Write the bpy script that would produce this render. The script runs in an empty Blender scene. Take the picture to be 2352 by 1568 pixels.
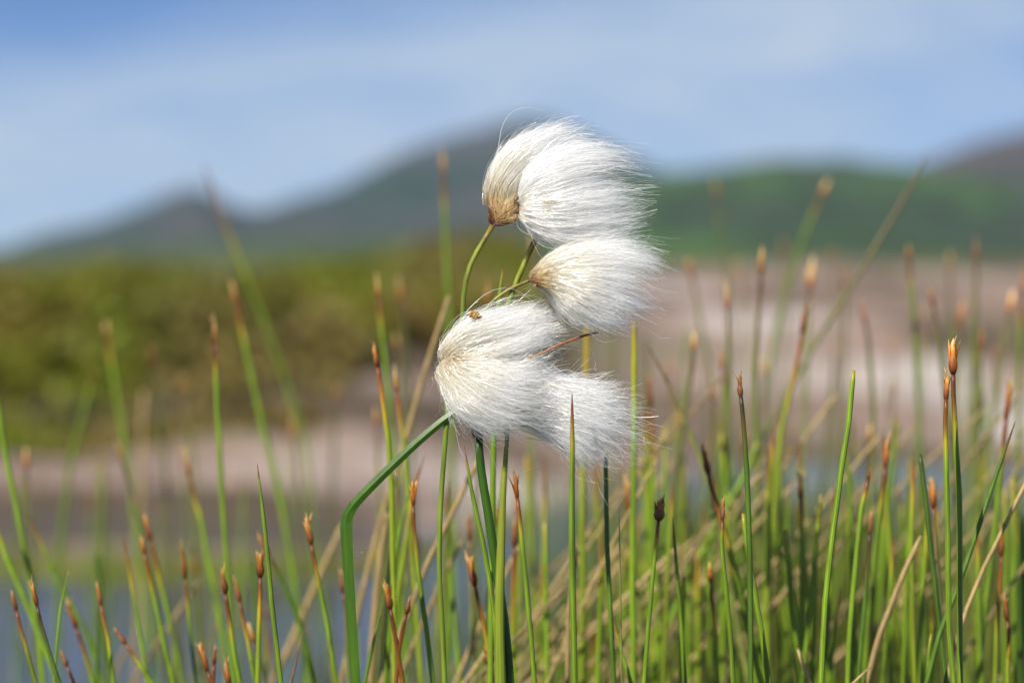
import bpy, math, random
import numpy as np
from mathutils import Vector

random.seed(7)
rng = np.random.default_rng(7)
SC = bpy.context.scene
COL = SC.collection

# ------------------------------------------------------------------ camera
CAM_H = 0.35                      # metres above the water
FOC, SENS = 96.0, 36.0
PITCH = math.radians(1.73)        # looking slightly down
FOCUS = 0.600
cam_d = bpy.data.cameras.new('camera')
cam = bpy.data.objects.new('camera', cam_d)
COL.objects.link(cam)
cam.location = (0, 0, CAM_H)
cam.rotation_euler = (math.pi / 2 - PITCH, 0, 0)
cam_d.lens, cam_d.sensor_width = FOC, SENS
cam_d.clip_start, cam_d.clip_end = 0.02, 20000
cam_d.dof.use_dof = True
cam_d.dof.focus_distance = FOCUS
cam_d.dof.aperture_fstop = 11.5
cam_d.dof.aperture_blades = 0
SC.camera = cam

# ------------------------------------------------------------------ sun, sky, exposure
SUN_EL = math.radians(37)
SUN_AZ = math.radians(-148)       # measured from +Y (view direction) towards +X: behind the viewer, to the left
sun_dir = Vector((math.sin(SUN_AZ) * math.cos(SUN_EL), math.cos(SUN_AZ) * math.cos(SUN_EL), math.sin(SUN_EL)))
sd = bpy.data.lights.new('sun', 'SUN')
sd.energy, sd.angle, sd.color = 5.0, math.radians(0.55), (1.0, 0.935, 0.82)
so = bpy.data.objects.new('sun', sd)
COL.objects.link(so)
so.rotation_euler = (-sun_dir).to_track_quat('-Z', 'Y').to_euler()
so.location = sun_dir * 50

SKY_TINT = (0.42, 0.575, 0.84, 1)
CLOUD_LOC = (7.3, 0.0, 5.1)
W = bpy.data.worlds.new('World')
SC.world = W
W.use_nodes = True
nt = W.node_tree
nt.nodes.clear()
N = nt.nodes.new
out = N('ShaderNodeOutputWorld')
bg = N('ShaderNodeBackground')
bg.inputs['Strength'].default_value = 0.092
sky = N('ShaderNodeTexSky')
sky.sky_type = 'NISHITA'
sky.sun_disc = False
sky.sun_elevation = SUN_EL
sky.sun_rotation = SUN_AZ
sky.air_density, sky.dust_density, sky.ozone_density = 1.0, 0.25, 3.0
tc = N('ShaderNodeTexCoord')
lift = N('ShaderNodeVectorMath')            # read the clear sky a little above the murky horizon
lift.operation = 'MULTIPLY_ADD'
lift.inputs[1].default_value = (1, 1, 1.9)
lift.inputs[2].default_value = (0, 0, 0.055)
nt.links.new(tc.outputs['Generated'], lift.inputs[0])
nrm = N('ShaderNodeVectorMath')
nrm.operation = 'NORMALIZE'
nt.links.new(lift.outputs[0], nrm.inputs[0])
nt.links.new(nrm.outputs[0], sky.inputs['Vector'])
tint = N('ShaderNodeMix')
tint.data_type, tint.blend_type = 'RGBA', 'MULTIPLY'
tint.inputs[0].default_value = 1.0
tint.inputs[7].default_value = SKY_TINT
nt.links.new(sky.outputs[0], tint.inputs[6])
# a long slanting bank of thin cirrus with wisps above and below it
sep = N('ShaderNodeSeparateXYZ')
nt.links.new(tc.outputs['Generated'], sep.inputs[0])
sl = N('ShaderNodeMath'); sl.operation = 'MULTIPLY_ADD'; sl.inputs[1].default_value = -0.158
nt.links.new(sep.outputs['X'], sl.inputs[0]); nt.links.new(sep.outputs['Z'], sl.inputs[2])
mp = N('ShaderNodeMapping')
mp.inputs['Rotation'].default_value = (0, math.radians(9), 0)
mp.inputs['Scale'].default_value = (9.0, 2.0, 38.0)
mp.inputs['Location'].default_value = CLOUD_LOC
nt.links.new(tc.outputs['Generated'], mp.inputs['Vector'])
nz = N('ShaderNodeTexNoise')
nz.inputs['Scale'].default_value = 1.0
nz.inputs['Detail'].default_value = 4
nz.inputs['Roughness'].default_value = 0.55
nt.links.new(mp.outputs[0], nz.inputs['Vector'])
wob = N('ShaderNodeMath'); wob.operation = 'MULTIPLY_ADD'; wob.inputs[1].default_value = 0.060
off = N('ShaderNodeMath'); off.operation = 'ADD'; off.inputs[1].default_value = -0.030
nt.links.new(sl.outputs[0], off.inputs[0])
nt.links.new(nz.outputs['Fac'], wob.inputs[0]); nt.links.new(off.outputs[0], wob.inputs[2])
cr = N('ShaderNodeValToRGB')
el = cr.color_ramp.elements
stops = [(0.0, .30), (0.018, .42), (0.036, .70), (0.062, .92), (0.080, .95), (0.098, .45), (0.118, .06), (0.16, .12), (0.30, .35)]
while len(el) < len(stops): el.new(0.5)
for e_, (p_, v_) in zip(el, stops):
    e_.position, e_.color = p_, (v_, v_, v_, 1)
nt.links.new(wob.outputs[0], cr.inputs['Fac'])
den = N('ShaderNodeMapRange')
den.inputs['From Min'].default_value, den.inputs['From Max'].default_value = 0.30, 0.70
den.inputs['To Min'].default_value, den.inputs['To Max'].default_value = 0.55, 1.25
nt.links.new(nz.outputs['Fac'], den.inputs['Value'])
cov = N('ShaderNodeMath'); cov.operation = 'MULTIPLY'; cov.use_clamp = True
nt.links.new(cr.outputs['Color'], cov.inputs[0]); nt.links.new(den.outputs[0], cov.inputs[1])
mx = N('ShaderNodeMix')
mx.data_type = 'RGBA'
nt.links.new(cov.outputs[0], mx.inputs[0])
nt.links.new(tint.outputs[2], mx.inputs[6])
mx.inputs[7].default_value = (4.2, 5.05, 6.1, 1)
nt.links.new(mx.outputs[2], bg.inputs['Color'])
nt.links.new(bg.outputs[0], out.inputs['Surface'])

SC.view_settings.view_transform = 'Standard'
SC.view_settings.look = 'None'
SC.view_settings.exposure = 0.42
SC.view_settings.gamma = 1.0
SC.view_settings.use_curve_mapping = False
SC.render.engine = 'CYCLES'
cy = SC.cycles
cy.max_bounces, cy.diffuse_bounces, cy.glossy_bounces = 24, 20, 4
cy.transmission_bounces, cy.volume_bounces, cy.transparent_max_bounces = 6, 1, 8
cy.use_adaptive_sampling = False
cy.use_denoising = True
cy.denoiser = 'OPENIMAGEDENOISE'
cy.denoising_input_passes = 'RGB_ALBEDO_NORMAL'
cy.caustics_reflective = cy.caustics_refractive = False

# ------------------------------------------------------------------ coordinates
K = SENS / FOC / 2352.0           # tangent of one unit of the 2352-wide layout grid
CP, SP = math.cos(PITCH), math.sin(PITCH)

def at(px, py, d):
    """World point at distance d in front of the camera, for layout grid position px, py."""
    xc, yc = (px - 1176) * K * d, (784 - py) * K * d
    return np.array((xc, d * CP + yc * SP, CAM_H + yc * CP - d * SP))

def dist(blur):
    """Distance at which a thing looks as soft as it does in the photograph."""
    return FOCUS / (1.0 - blur / 87.0)

def z1(p): return (958.2 + p[0] * 0.35556, 243.9 + p[1] * 0.35556)
def z2(p): return (958.2 + p[0] * 0.28886, 679.5 + p[1] * 0.28886)

# ------------------------------------------------------------------ object helpers
def tag(o, label=None, cat=None, group=None, kind=None):
    if label: o['label'] = label
    if cat: o['category'] = cat
    if group: o['group'] = group
    if kind: o['kind'] = kind
    return o

def empty(name, loc):
    o = bpy.data.objects.new(name, None)
    o.empty_display_size = 0.01
    o.location = tuple(loc)
    COL.objects.link(o)
    return o

def mesh_obj(name, V, quads, mat, parent=None, attrs=None, tris=None, smooth=True, origin=None):
    V = np.asarray(V, np.float64)
    o0 = np.zeros(3) if origin is None else np.asarray(origin, float)
    V = (V - o0).astype(np.float32)
    quads = np.asarray(quads, np.int32).reshape(-1, 4) if quads is not None and len(quads) else np.zeros((0, 4), np.int32)
    tris = np.asarray(tris, np.int32).reshape(-1, 3) if tris is not None and len(tris) else np.zeros((0, 3), np.int32)
    me = bpy.data.meshes.new(name)
    me.vertices.add(len(V))
    me.vertices.foreach_set('co', V.ravel())
    nl = quads.size + tris.size
    me.loops.add(nl)
    me.loops.foreach_set('vertex_index', np.concatenate([quads.ravel(), tris.ravel()]).astype(np.int32))
    npoly = len(quads) + len(tris)
    me.polygons.add(npoly)
    ls = np.concatenate([np.arange(len(quads)) * 4, quads.size + np.arange(len(tris)) * 3]).astype(np.int32)
    me.polygons.foreach_set('loop_start', ls)
    me.polygons.foreach_set('use_smooth', np.full(npoly, smooth))
    me.update(calc_edges=True)
    for k, a in (attrs or {}).items():
        a = np.asarray(a, np.float32)
        if a.ndim == 2:
            at_ = me.attributes.new(k, 'FLOAT_COLOR', 'POINT')
            at_.data.foreach_set('color', np.hstack([a, np.ones((len(a), 1), np.float32)]).ravel())
        else:
            at_ = me.attributes.new(k, 'FLOAT', 'POINT')
            at_.data.foreach_set('value', a)
    me.materials.append(mat)
    o = bpy.data.objects.new(name, me)
    COL.objects.link(o)
    if parent is not None:
        o.parent = parent
        o.location = tuple(o0 - np.array(parent.location)) if parent.parent is None else tuple(o0)
        if origin is None:
            o.location = tuple(-np.array(parent.location))
    elif origin is not None:
        o.location = tuple(o0)
    return o

class MB:
    """Collects several shapes into one mesh."""
    def __init__(s):
        s.V, s.Q, s.T, s.A, s.n = [], [], [], {}, 0
    def add(s, V, Q=None, T=None, **attrs):
        V = np.asarray(V, float)
        if Q is not None and len(Q): s.Q.append(np.asarray(Q) + s.n)
        if T is not None and len(T): s.T.append(np.asarray(T) + s.n)
        s.V.append(V)
        for k, a in attrs.items():
            s.A.setdefault(k, []).append(np.asarray(a, float))
        s.n += len(V)
    def build(s, name, mat, parent=None, origin=None):
        return mesh_obj(name, np.concatenate(s.V), np.concatenate(s.Q) if s.Q else None, mat, parent,
                        {k: np.concatenate(a) for k, a in s.A.items()}, np.concatenate(s.T) if s.T else None, origin=origin)

def catmull(P, n):
    P = np.asarray(P, float)
    if len(P) == 2:
        t = np.linspace(0, 1, n)[:, None]
        return P[0] * (1 - t) + P[1] * t
    Q = np.vstack([2 * P[0] - P[1], P, 2 * P[-1] - P[-2]])
    seg = np.linalg.norm(np.diff(P, axis=0), axis=1)
    cum = np.concatenate([[0], np.cumsum(seg)])
    s = np.linspace(0, cum[-1], n)
    i = np.clip(np.searchsorted(cum, s, side='right') - 1, 0, len(P) - 2)
    t = ((s - cum[i]) / np.maximum(seg[i], 1e-9))[:, None]
    a, b, c, d = Q[i], Q[i + 1], Q[i + 2], Q[i + 3]
    return 0.5 * (2 * b + (c - a) * t + (2 * a - 5 * b + 4 * c - d) * t * t + (3 * b - a - 3 * c + d) * t ** 3)

def unit(v):
    v = np.asarray(v, float)
    return v / max(np.linalg.norm(v), 1e-12)

def tube(P, R, sides=14, flat=1.0, flatdir=None, ridge=0.05, twist=0.0):
    """Ridged tube along P with radii R; returns V, Q, T, stripe."""
    n = len(P)
    T = np.gradient(P, axis=0)
    T /= np.linalg.norm(T, axis=1)[:, None] + 1e-12
    ref = np.array((0, 1.0, 0)) if flatdir is None else np.asarray(flatdir, float)
    A = ref - (T @ ref)[:, None] * T
    A /= np.linalg.norm(A, axis=1)[:, None] + 1e-12
    B = np.cross(T, A)
    ph = np.arange(sides) * 2 * math.pi / sides
    par = np.where(np.arange(sides) % 2 == 0, 1.0, -1.0)
    rr = R[:, None] * (1 + ridge * par[None, :])
    tw = (twist * np.linspace(0, 1, n))[:, None] + ph[None, :]
    V = P[:, None, :] + (np.cos(tw) * rr * flat)[..., None] * A[:, None, :] + (np.sin(tw) * rr)[..., None] * B[:, None, :]
    V = V.reshape(-1, 3)
    i = np.arange(n - 1)[:, None] * sides
    j = np.arange(sides)[None, :]
    k = (j + 1) % sides
    Q = np.stack([i + j, i + k, i + sides + k, i + sides + j], -1).reshape(-1, 4)
    V = np.vstack([V, P[:1], P[-1:]])
    j = np.arange(sides)
    T0 = np.stack([np.full(sides, n * sides), (j + 1) % sides, j], -1)
    T1 = np.stack([np.full(sides, n * sides + 1), (n - 1) * sides + j, (n - 1) * sides + (j + 1) % sides], -1)
    stripe = np.concatenate([np.tile(par, n), [0, 0]])
    return V, Q, np.vstack([T0, T1]), stripe

# ------------------------------------------------------------------ materials
def new_mat(name):
    m = bpy.data.materials.new(name)
    m.use_nodes = True
    t = m.node_tree
    b = t.nodes['Principled BSDF']
    return m, t, b, t.nodes.new, t.links.new

def ramp(t, stops, interp='LINEAR'):
    r = t.nodes.new('ShaderNodeValToRGB')
    e = r.color_ramp.elements
    r.color_ramp.interpolation = interp
    while len(e) < len(stops): e.new(0.5)
    for el, (p, c) in zip(e, stops):
        el.position = p
        el.color = (*c, 1)
    return r

def mixc(t, blend='MIX', fac=None):
    m = t.nodes.new('ShaderNodeMix')
    m.data_type = 'RGBA'
    m.blend_type = blend
    if fac is not None: m.inputs[0].default_value = fac
    return m

WORN = (0.10, 0.055, 0.012, 1)
def stem_mat(name, stops, rough=0.42, stripe=0.25, vary=0.35, spec=0.4, trans=0.0, mott=0.35):
    m, t, b, N, L = new_mat(name)
    age = N('ShaderNodeAttribute'); age.attribute_name = 'age'
    st = N('ShaderNodeAttribute'); st.attribute_name = 'stripe'
    tc = N('ShaderNodeTexCoord')
    mp = N('ShaderNodeMapping'); mp.inputs['Scale'].default_value = (900, 900, 90)
    L(tc.outputs['Object'], mp.inputs['Vector'])
    nz = N('ShaderNodeTexNoise'); nz.inputs['Scale'].default_value = 1.0; nz.inputs['Detail'].default_value = 3
    L(mp.outputs[0], nz.inputs['Vector'])
    mm = N('ShaderNodeMath'); mm.operation = 'MULTIPLY_ADD'
    L(nz.outputs['Fac'], mm.inputs[0]); mm.inputs[1].default_value = 0.18
    ad = N('ShaderNodeMath'); ad.operation = 'ADD'; ad.inputs[1].default_value = -0.09
    L(age.outputs['Fac'], ad.inputs[0]); L(ad.outputs[0], mm.inputs[2])
    r = ramp(t, stops)
    L(mm.outputs[0], r.inputs['Fac'])
    # lengthwise ribs
    s2 = N('ShaderNodeMapRange')
    s2.inputs['From Min'].default_value, s2.inputs['From Max'].default_value = -1, 1
    s2.inputs['To Min'].default_value, s2.inputs['To Max'].default_value = 1 - stripe, 1 + stripe
    L(st.outputs['Fac'], s2.inputs['Value'])
    nm = N('ShaderNodeMapRange')
    nm.inputs['From Min'].default_value, nm.inputs['From Max'].default_value = 0.3, 0.7
    nm.inputs['To Min'].default_value, nm.inputs['To Max'].default_value = 1 - mott, 1 + mott
    L(nz.outputs['Fac'], nm.inputs['Value'])
    oi = N('ShaderNodeObjectInfo')
    ov = N('ShaderNodeMapRange')
    ov.inputs['To Min'].default_value, ov.inputs['To Max'].default_value = 1 - vary, 1 + vary
    L(oi.outputs['Random'], ov.inputs['Value'])
    m1 = N('ShaderNodeMath'); m1.operation = 'MULTIPLY'
    L(s2.outputs[0], m1.inputs[0]); L(nm.outputs[0], m1.inputs[1])
    m2 = N('ShaderNodeMath'); m2.operation = 'MULTIPLY'
    L(m1.outputs[0], m2.inputs[0]); L(ov.outputs[0], m2.inputs[1])
    vm = N('ShaderNodeVectorMath'); vm.operation = 'SCALE'
    L(r.outputs['Color'], vm.inputs[0]); L(m2.outputs[0], vm.inputs['Scale'])
    mp3 = N('ShaderNodeMapping'); mp3.inputs['Scale'].default_value = (160, 160, 130)
    L(tc.outputs['Object'], mp3.inputs['Vector'])
    nz3 = N('ShaderNodeTexNoise'); nz3.inputs['Scale'].default_value = 1.0; nz3.inputs['Detail'].default_value = 4
    L(mp3.outputs[0], nz3.inputs['Vector'])
    wr = ramp(t, [(0.66, (0, 0, 0)), (0.74, (0.75, 0.75, 0.75))])
    L(nz3.outputs['Fac'], wr.inputs['Fac'])
    wm = mixc(t); L(wr.outputs['Color'], wm.inputs[0]); L(vm.outputs[0], wm.inputs[6]); wm.inputs[7].default_value = WORN
    L(wm.outputs[2], b.inputs['Base Color'])
    b.inputs['Roughness'].default_value = rough
    b.inputs['Specular IOR Level'].default_value = spec
    if trans > 0:
        tr = N('ShaderNodeBsdfTranslucent')
        L(vm.outputs[0], tr.inputs['Color'])
        ms = N('ShaderNodeMixShader'); ms.inputs[0].default_value = trans
        L(b.outputs[0], ms.inputs[1]); L(tr.outputs[0], ms.inputs[2])
        L(ms.outputs[0], t.nodes['Material Output'].inputs['Surface'])
    return m

BRN = (0.10, 0.024, 0.005)
ORG = (0.30, 0.105, 0.012)
M = {}
M['green'] = stem_mat('rush_green', [(0.0, BRN), (0.35, (0.19, 0.075, 0.008)), (0.62, (0.26, 0.23, 0.010)), (0.85, (0.16, 0.23, 0.009)), (1.0, (0.122, 0.20, 0.009))], vary=0.24)
M['dark'] = stem_mat('rush_dark_green', [(0.0, (0.03, 0.012, 0.008)), (0.35, (0.07, 0.055, 0.006)), (0.7, (0.055, 0.105, 0.007)), (1.0, (0.060, 0.115, 0.008))], vary=0.2)
M['yellow'] = stem_mat('rush_yellow_green', [(0.0, BRN), (0.35, (0.24, 0.085, 0.008)), (0.65, (0.30, 0.22, 0.012)), (0.9, (0.20, 0.22, 0.010)), (1.0, (0.15, 0.20, 0.010))], vary=0.24)
M['olive'] = stem_mat('rush_olive', [(0.0, (0.085, 0.040, 0.018)), (0.5, (0.12, 0.095, 0.030)), (1.0, (0.115, 0.13, 0.028))])
M['straw'] = stem_mat('dry_straw', [(0.0, (0.40, 0.30, 0.16)), (0.5, (0.33, 0.235, 0.105)), (1.0, (0.27, 0.19, 0.075))], rough=0.6, vary=0.45)
M['blade'] = stem_mat('brown_blade', [(0.0, (0.12, 0.03, 0.015)), (0.5, (0.22, 0.10, 0.03)), (1.0, (0.24, 0.16, 0.04))], rough=0.5)
M['cotton_stem'] = stem_mat('cottongrass_stem', [(0.0, (0.20, 0.22, 0.02)), (0.4, (0.135, 0.215, 0.009)), (1.0, (0.090, 0.175, 0.009))], stripe=0.14, vary=0.0, mott=0.18, rough=0.38)
M['cotton_leaf'] = stem_mat('cottongrass_leaf', [(0.0, (0.036, 0.094, 0.006)), (0.5, (0.046, 0.110, 0.007)), (1.0, (0.064, 0.135, 0.008))], stripe=0.10, vary=0.0, mott=0.15, rough=0.36, trans=0.12)
M['sheath'] = stem_mat('dark_sheath', [(0.0, (0.012, 0.008, 0.010)), (0.7, (0.05, 0.018, 0.012)), (1.0, (0.09, 0.06, 0.015))], stripe=0.1, vary=0.0)
M['stalk'] = stem_mat('cottongrass_stalk', [(0.0, (0.16, 0.10, 0.02)), (0.3, (0.19, 0.21, 0.02)), (1.0, (0.13, 0.19, 0.015))], stripe=0.15, vary=0.0)
M['redstalk'] = stem_mat('reddish_stalk', [(0.0, (0.26, 0.06, 0.05)), (0.5, (0.24, 0.09, 0.05)), (1.0, (0.20, 0.17, 0.04))], stripe=0.15, vary=0.0)
M['spk_orange'] = stem_mat('spikelet_orange', [(0.0, (0.08, 0.02, 0.004)), (0.3, (0.26, 0.075, 0.008)), (0.65, (0.46, 0.165, 0.018)), (1.0, (0.70, 0.46, 0.18))], rough=0.5, vary=0.3, trans=0.2)
M['spk_dark'] = stem_mat('spikelet_dark', [(0.0, (0.10, 0.038, 0.010)), (0.4, (0.21, 0.080, 0.018)), (0.75, (0.32, 0.135, 0.032)), (1.0, (0.48, 0.29, 0.11))], rough=0.55, vary=0.25)
M['spk_pale'] = stem_mat('spikelet_pale', [(0.0, (0.16, 0.05, 0.010)), (0.3, (0.45, 0.18, 0.03)), (0.6, (0.66, 0.40, 0.12)), (1.0, (0.75, 0.58, 0.30))], rough=0.5, vary=0.25, trans=0.2)
M['bract'] = stem_mat('bract_brown', [(0.0, (0.030, 0.014, 0.016)), (0.4, (0.085, 0.034, 0.020)), (0.8, (0.20, 0.09, 0.035)), (1.0, (0.42, 0.27, 0.12))], rough=0.5, vary=0.3)
M['seed'] = stem_mat('seed_cluster_tan', [(0.0, (0.28, 0.15, 0.04)), (1.0, (0.50, 0.31, 0.11))], rough=0.7, vary=0.0, mott=0.5)

def cotton_mat(name, tint=(0.985, 0.983, 0.975)):
    m, t, b, N, L = new_mat(name)
    t.nodes.remove(b)
    a = N('ShaderNodeAttribute'); a.attribute_name = 'age'
    r = ramp(t, [(0.0, (0.62, 0.47, 0.25)), (0.10, (0.84, 0.76, 0.58)), (0.28, (0.95, 0.93, 0.86)), (0.6, tint), (1.0, tint)])
    L(a.outputs['Fac'], r.inputs['Fac'])
    d = N('ShaderNodeBsdfDiffuse'); tr = N('ShaderNodeBsdfTranslucent')
    g = N('ShaderNodeBsdfAnisotropic'); g.inputs['Roughness'].default_value = 0.32
    L(r.outputs['Color'], d.inputs['Color']); L(r.outputs['Color'], tr.inputs['Color'])
    g.inputs['Color'].default_value = (0.95, 0.95, 0.95, 1)
    m1 = N('ShaderNodeMixShader'); m1.inputs[0].default_value = 0.5
    L(d.outputs[0], m1.inputs[1]); L(tr.outputs[0], m1.inputs[2])
    m2 = N('ShaderNodeMixShader'); m2.inputs[0].default_value = 0.09
    L(m1.outputs[0], m2.inputs[1]); L(g.outputs[0], m2.inputs[2])
    L(m2.outputs[0], t.nodes['Material Output'].inputs['Surface'])
    return m

M['cotton'] = cotton_mat('cotton_fibre')
M['tan_fibre'] = stem_mat('tan_fibre', [(0.0, (0.22, 0.10, 0.03)), (0.4, (0.50, 0.33, 0.13)), (1.0, (0.72, 0.58, 0.34))], rough=0.5, vary=0.0, stripe=0.0)

def ground_mat():
    m, t, b, N, L = new_mat('rock_and_turf')
    tc = N('ShaderNodeTexCoord')
    def noise(scale, detail=5, vec=None, rough=0.55):
        n = N('ShaderNodeTexNoise'); n.inputs['Scale'].default_value = scale
        n.inputs['Detail'].default_value = detail; n.inputs['Roughness'].default_value = rough
        L(vec or tc.outputs['Object'], n.inputs['Vector'])
        return n
    mp = N('ShaderNodeMapping'); mp.inputs['Scale'].default_value = (1.6, 1.0, 3.0)
    L(tc.outputs['Object'], mp.inputs['Vector'])
    n1 = noise(1.3, 6, mp.outputs[0])
    rt = N('ShaderNodeAttribute'); rt.attribute_name = 'rtone'
    ra = N('ShaderNodeMath'); ra.operation = 'MULTIPLY_ADD'; ra.inputs[1].default_value = 0.7
    rb = N('ShaderNodeMath'); rb.operation = 'ADD'; rb.inputs[1].default_value = -0.35
    L(rt.outputs['Fac'], rb.inputs[0]); L(n1.outputs['Fac'], ra.inputs[0]); L(rb.outputs[0], ra.inputs[2])
    rk = ramp(t, [(0.08, (0.095, 0.072, 0.050)), (0.28, (0.19, 0.137, 0.105)), (0.5, (0.275, 0.196, 0.157)), (0.72, (0.335, 0.250, 0.208)), (0.9, (0.50, 0.44, 0.40))])
    L(ra.outputs[0], rk.inputs['Fac'])
    n2 = noise(14, 5)
    sp = ramp(t, [(0.35, (0.7, 0.7, 0.7)), (0.65, (1.2, 1.2, 1.2))])
    L(n2.outputs['Fac'], sp.inputs['Fac'])
    rm = mixc(t, 'MULTIPLY', 1.0)
    L(rk.outputs['Color'], rm.inputs[6]); L(sp.outputs['Color'], rm.inputs[7])
    # lichen and moss patches
    n3 = noise(1.1, 5)
    lm = ramp(t, [(0.56, (0, 0, 0)), (0.66, (1, 1, 1))])
    L(n3.outputs['Fac'], lm.inputs['Fac'])
    lk = mixc(t); L(lm.outputs['Color'], lk.inputs[0]); L(rm.outputs[2], lk.inputs[6]); lk.inputs[7].default_value = (0.22, 0.19, 0.12, 1)
    # turf
    n4 = noise(3.2, 5)
    tf = ramp(t, [(0.3, (0.055, 0.050, 0.012)), (0.45, (0.10, 0.095, 0.018)), (0.6, (0.12, 0.145, 0.015)), (0.75, (0.17, 0.14, 0.04))])
    L(n4.outputs['Fac'], tf.inputs['Fac'])
    ht = N('ShaderNodeAttribute'); ht.attribute_name = 'turf'
    fm = mixc(t); L(ht.outputs['Fac'], fm.inputs[0]); L(lk.outputs[2], fm.inputs[6]); L(tf.outputs['Color'], fm.inputs[7])
    mud = N('ShaderNodeAttribute'); mud.attribute_name = 'mud'
    ck = N('ShaderNodeAttribute'); ck.attribute_name = 'dark_riser'
    cm = mixc(t); L(ck.outputs['Fac'], cm.inputs[0]); L(fm.outputs[2], cm.inputs[6]); cm.inputs[7].default_value = (0.07, 0.052, 0.038, 1)
    mm = mixc(t); L(mud.outputs['Fac'], mm.inputs[0]); L(cm.outputs[2], mm.inputs[6]); mm.inputs[7].default_value = (0.055, 0.042, 0.018, 1)
    L(mm.outputs[2], b.inputs['Base Color'])
    b.inputs['Roughness'].default_value = 0.85
    b.inputs['Specular IOR Level'].default_value = 0.25
    bp = N('ShaderNodeBump'); bp.inputs['Strength'].default_value = 0.5; bp.inputs['Distance'].default_value = 0.02
    L(n2.outputs['Fac'], bp.inputs['Height']); L(bp.outputs[0], b.inputs['Normal'])
    return m

def hill_mat(name, a, bcol, c, scale):
    m, t, b, N, L = new_mat(name)
    tc = N('ShaderNodeTexCoord')
    n = N('ShaderNodeTexNoise'); n.inputs['Scale'].default_value = scale; n.inputs['Detail'].default_value = 6; n.inputs['Roughness'].default_value = 0.6
    L(tc.outputs['Object'], n.inputs['Vector'])
    r = ramp(t, [(0.36, a), (0.5, bcol), (0.64, c)])
    L(n.outputs['Fac'], r.inputs['Fac'])
    L(r.outputs['Color'], b.inputs['Base Color'])
    b.inputs['Roughness'].default_value = 0.95
    b.inputs['Specular IOR Level'].default_value = 0.1
    return m

def water_mat():
    m, t, b, N, L = new_mat('pool_water')
    b.inputs['Base Color'].default_value = (0.085, 0.088, 0.092, 1)
    b.inputs['Roughness'].default_value = 0.06
    b.inputs['IOR'].default_value = 1.33
    tc = N('ShaderNodeTexCoord')
    n = N('ShaderNodeTexNoise'); n.inputs['Scale'].default_value = 9; n.inputs['Detail'].default_value = 3
    L(tc.outputs['Object'], n.inputs['Vector'])
    bp = N('ShaderNodeBump'); bp.inputs['Strength'].default_value = 0.25; bp.inputs['Distance'].default_value = 0.012
    L(n.outputs['Fac'], bp.inputs['Height']); L(bp.outputs[0], b.inputs['Normal'])
    return m

def leaf_mat():
    m, t, b, N, L = new_mat('heath_leaf')
    c = N('ShaderNodeAttribute'); c.attribute_name = 'tone'
    L(c.outputs['Color'], b.inputs['Base Color'])
    b.inputs['Roughness'].default_value = 0.6
    b.inputs['Specular IOR Level'].default_value = 0.3
    tr = N('ShaderNodeBsdfTranslucent'); L(c.outputs['Color'], tr.inputs['Color'])
    ms = N('ShaderNodeMixShader'); ms.inputs[0].default_value = 0.25
    L(b.outputs[0], ms.inputs[1]); L(tr.outputs[0], ms.inputs[2])
    L(ms.outputs[0], t.nodes['Material Output'].inputs['Surface'])
    return m

# ------------------------------------------------------------------ ground, pool, hills
_perm = rng.permutation(1024)
_val = rng.random(1024)
def vnoise(x, y, seed=0):
    x = np.asarray(x, float); y = np.asarray(y, float)
    xi, yi = np.floor(x).astype(int), np.floor(y).astype(int)
    xf, yf = x - xi, y - yi
    u, v = xf * xf * (3 - 2 * xf), yf * yf * (3 - 2 * yf)
    h = lambda a, b: _val[_perm[(_perm[(a + seed * 37) & 1023] + b) & 1023]]
    return (h(xi, yi) * (1 - u) + h(xi + 1, yi) * u) * (1 - v) + (h(xi, yi + 1) * (1 - u) + h(xi + 1, yi + 1) * u) * v * 1.0
def fbm(x, y, oct=4, seed=0):
    s, a, tot = 0, 1, 0
    for i in range(oct):
        s = s + a * vnoise(x * 2 ** i, y * 2 ** i, seed + i); tot += a; a *= 0.5
    return s / tot
def sstep(a, b, x):
    t = np.clip((x - a) / (b - a), 0, 1)
    return t * t * (3 - 2 * t)

def shore(a):          # distance of the far shore for each bearing (x / y)
    return 2.95 + 1.75 * sstep(-0.06, 0.10, a) + 0.5 * sstep(0.22, 0.6, np.abs(a))

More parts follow.
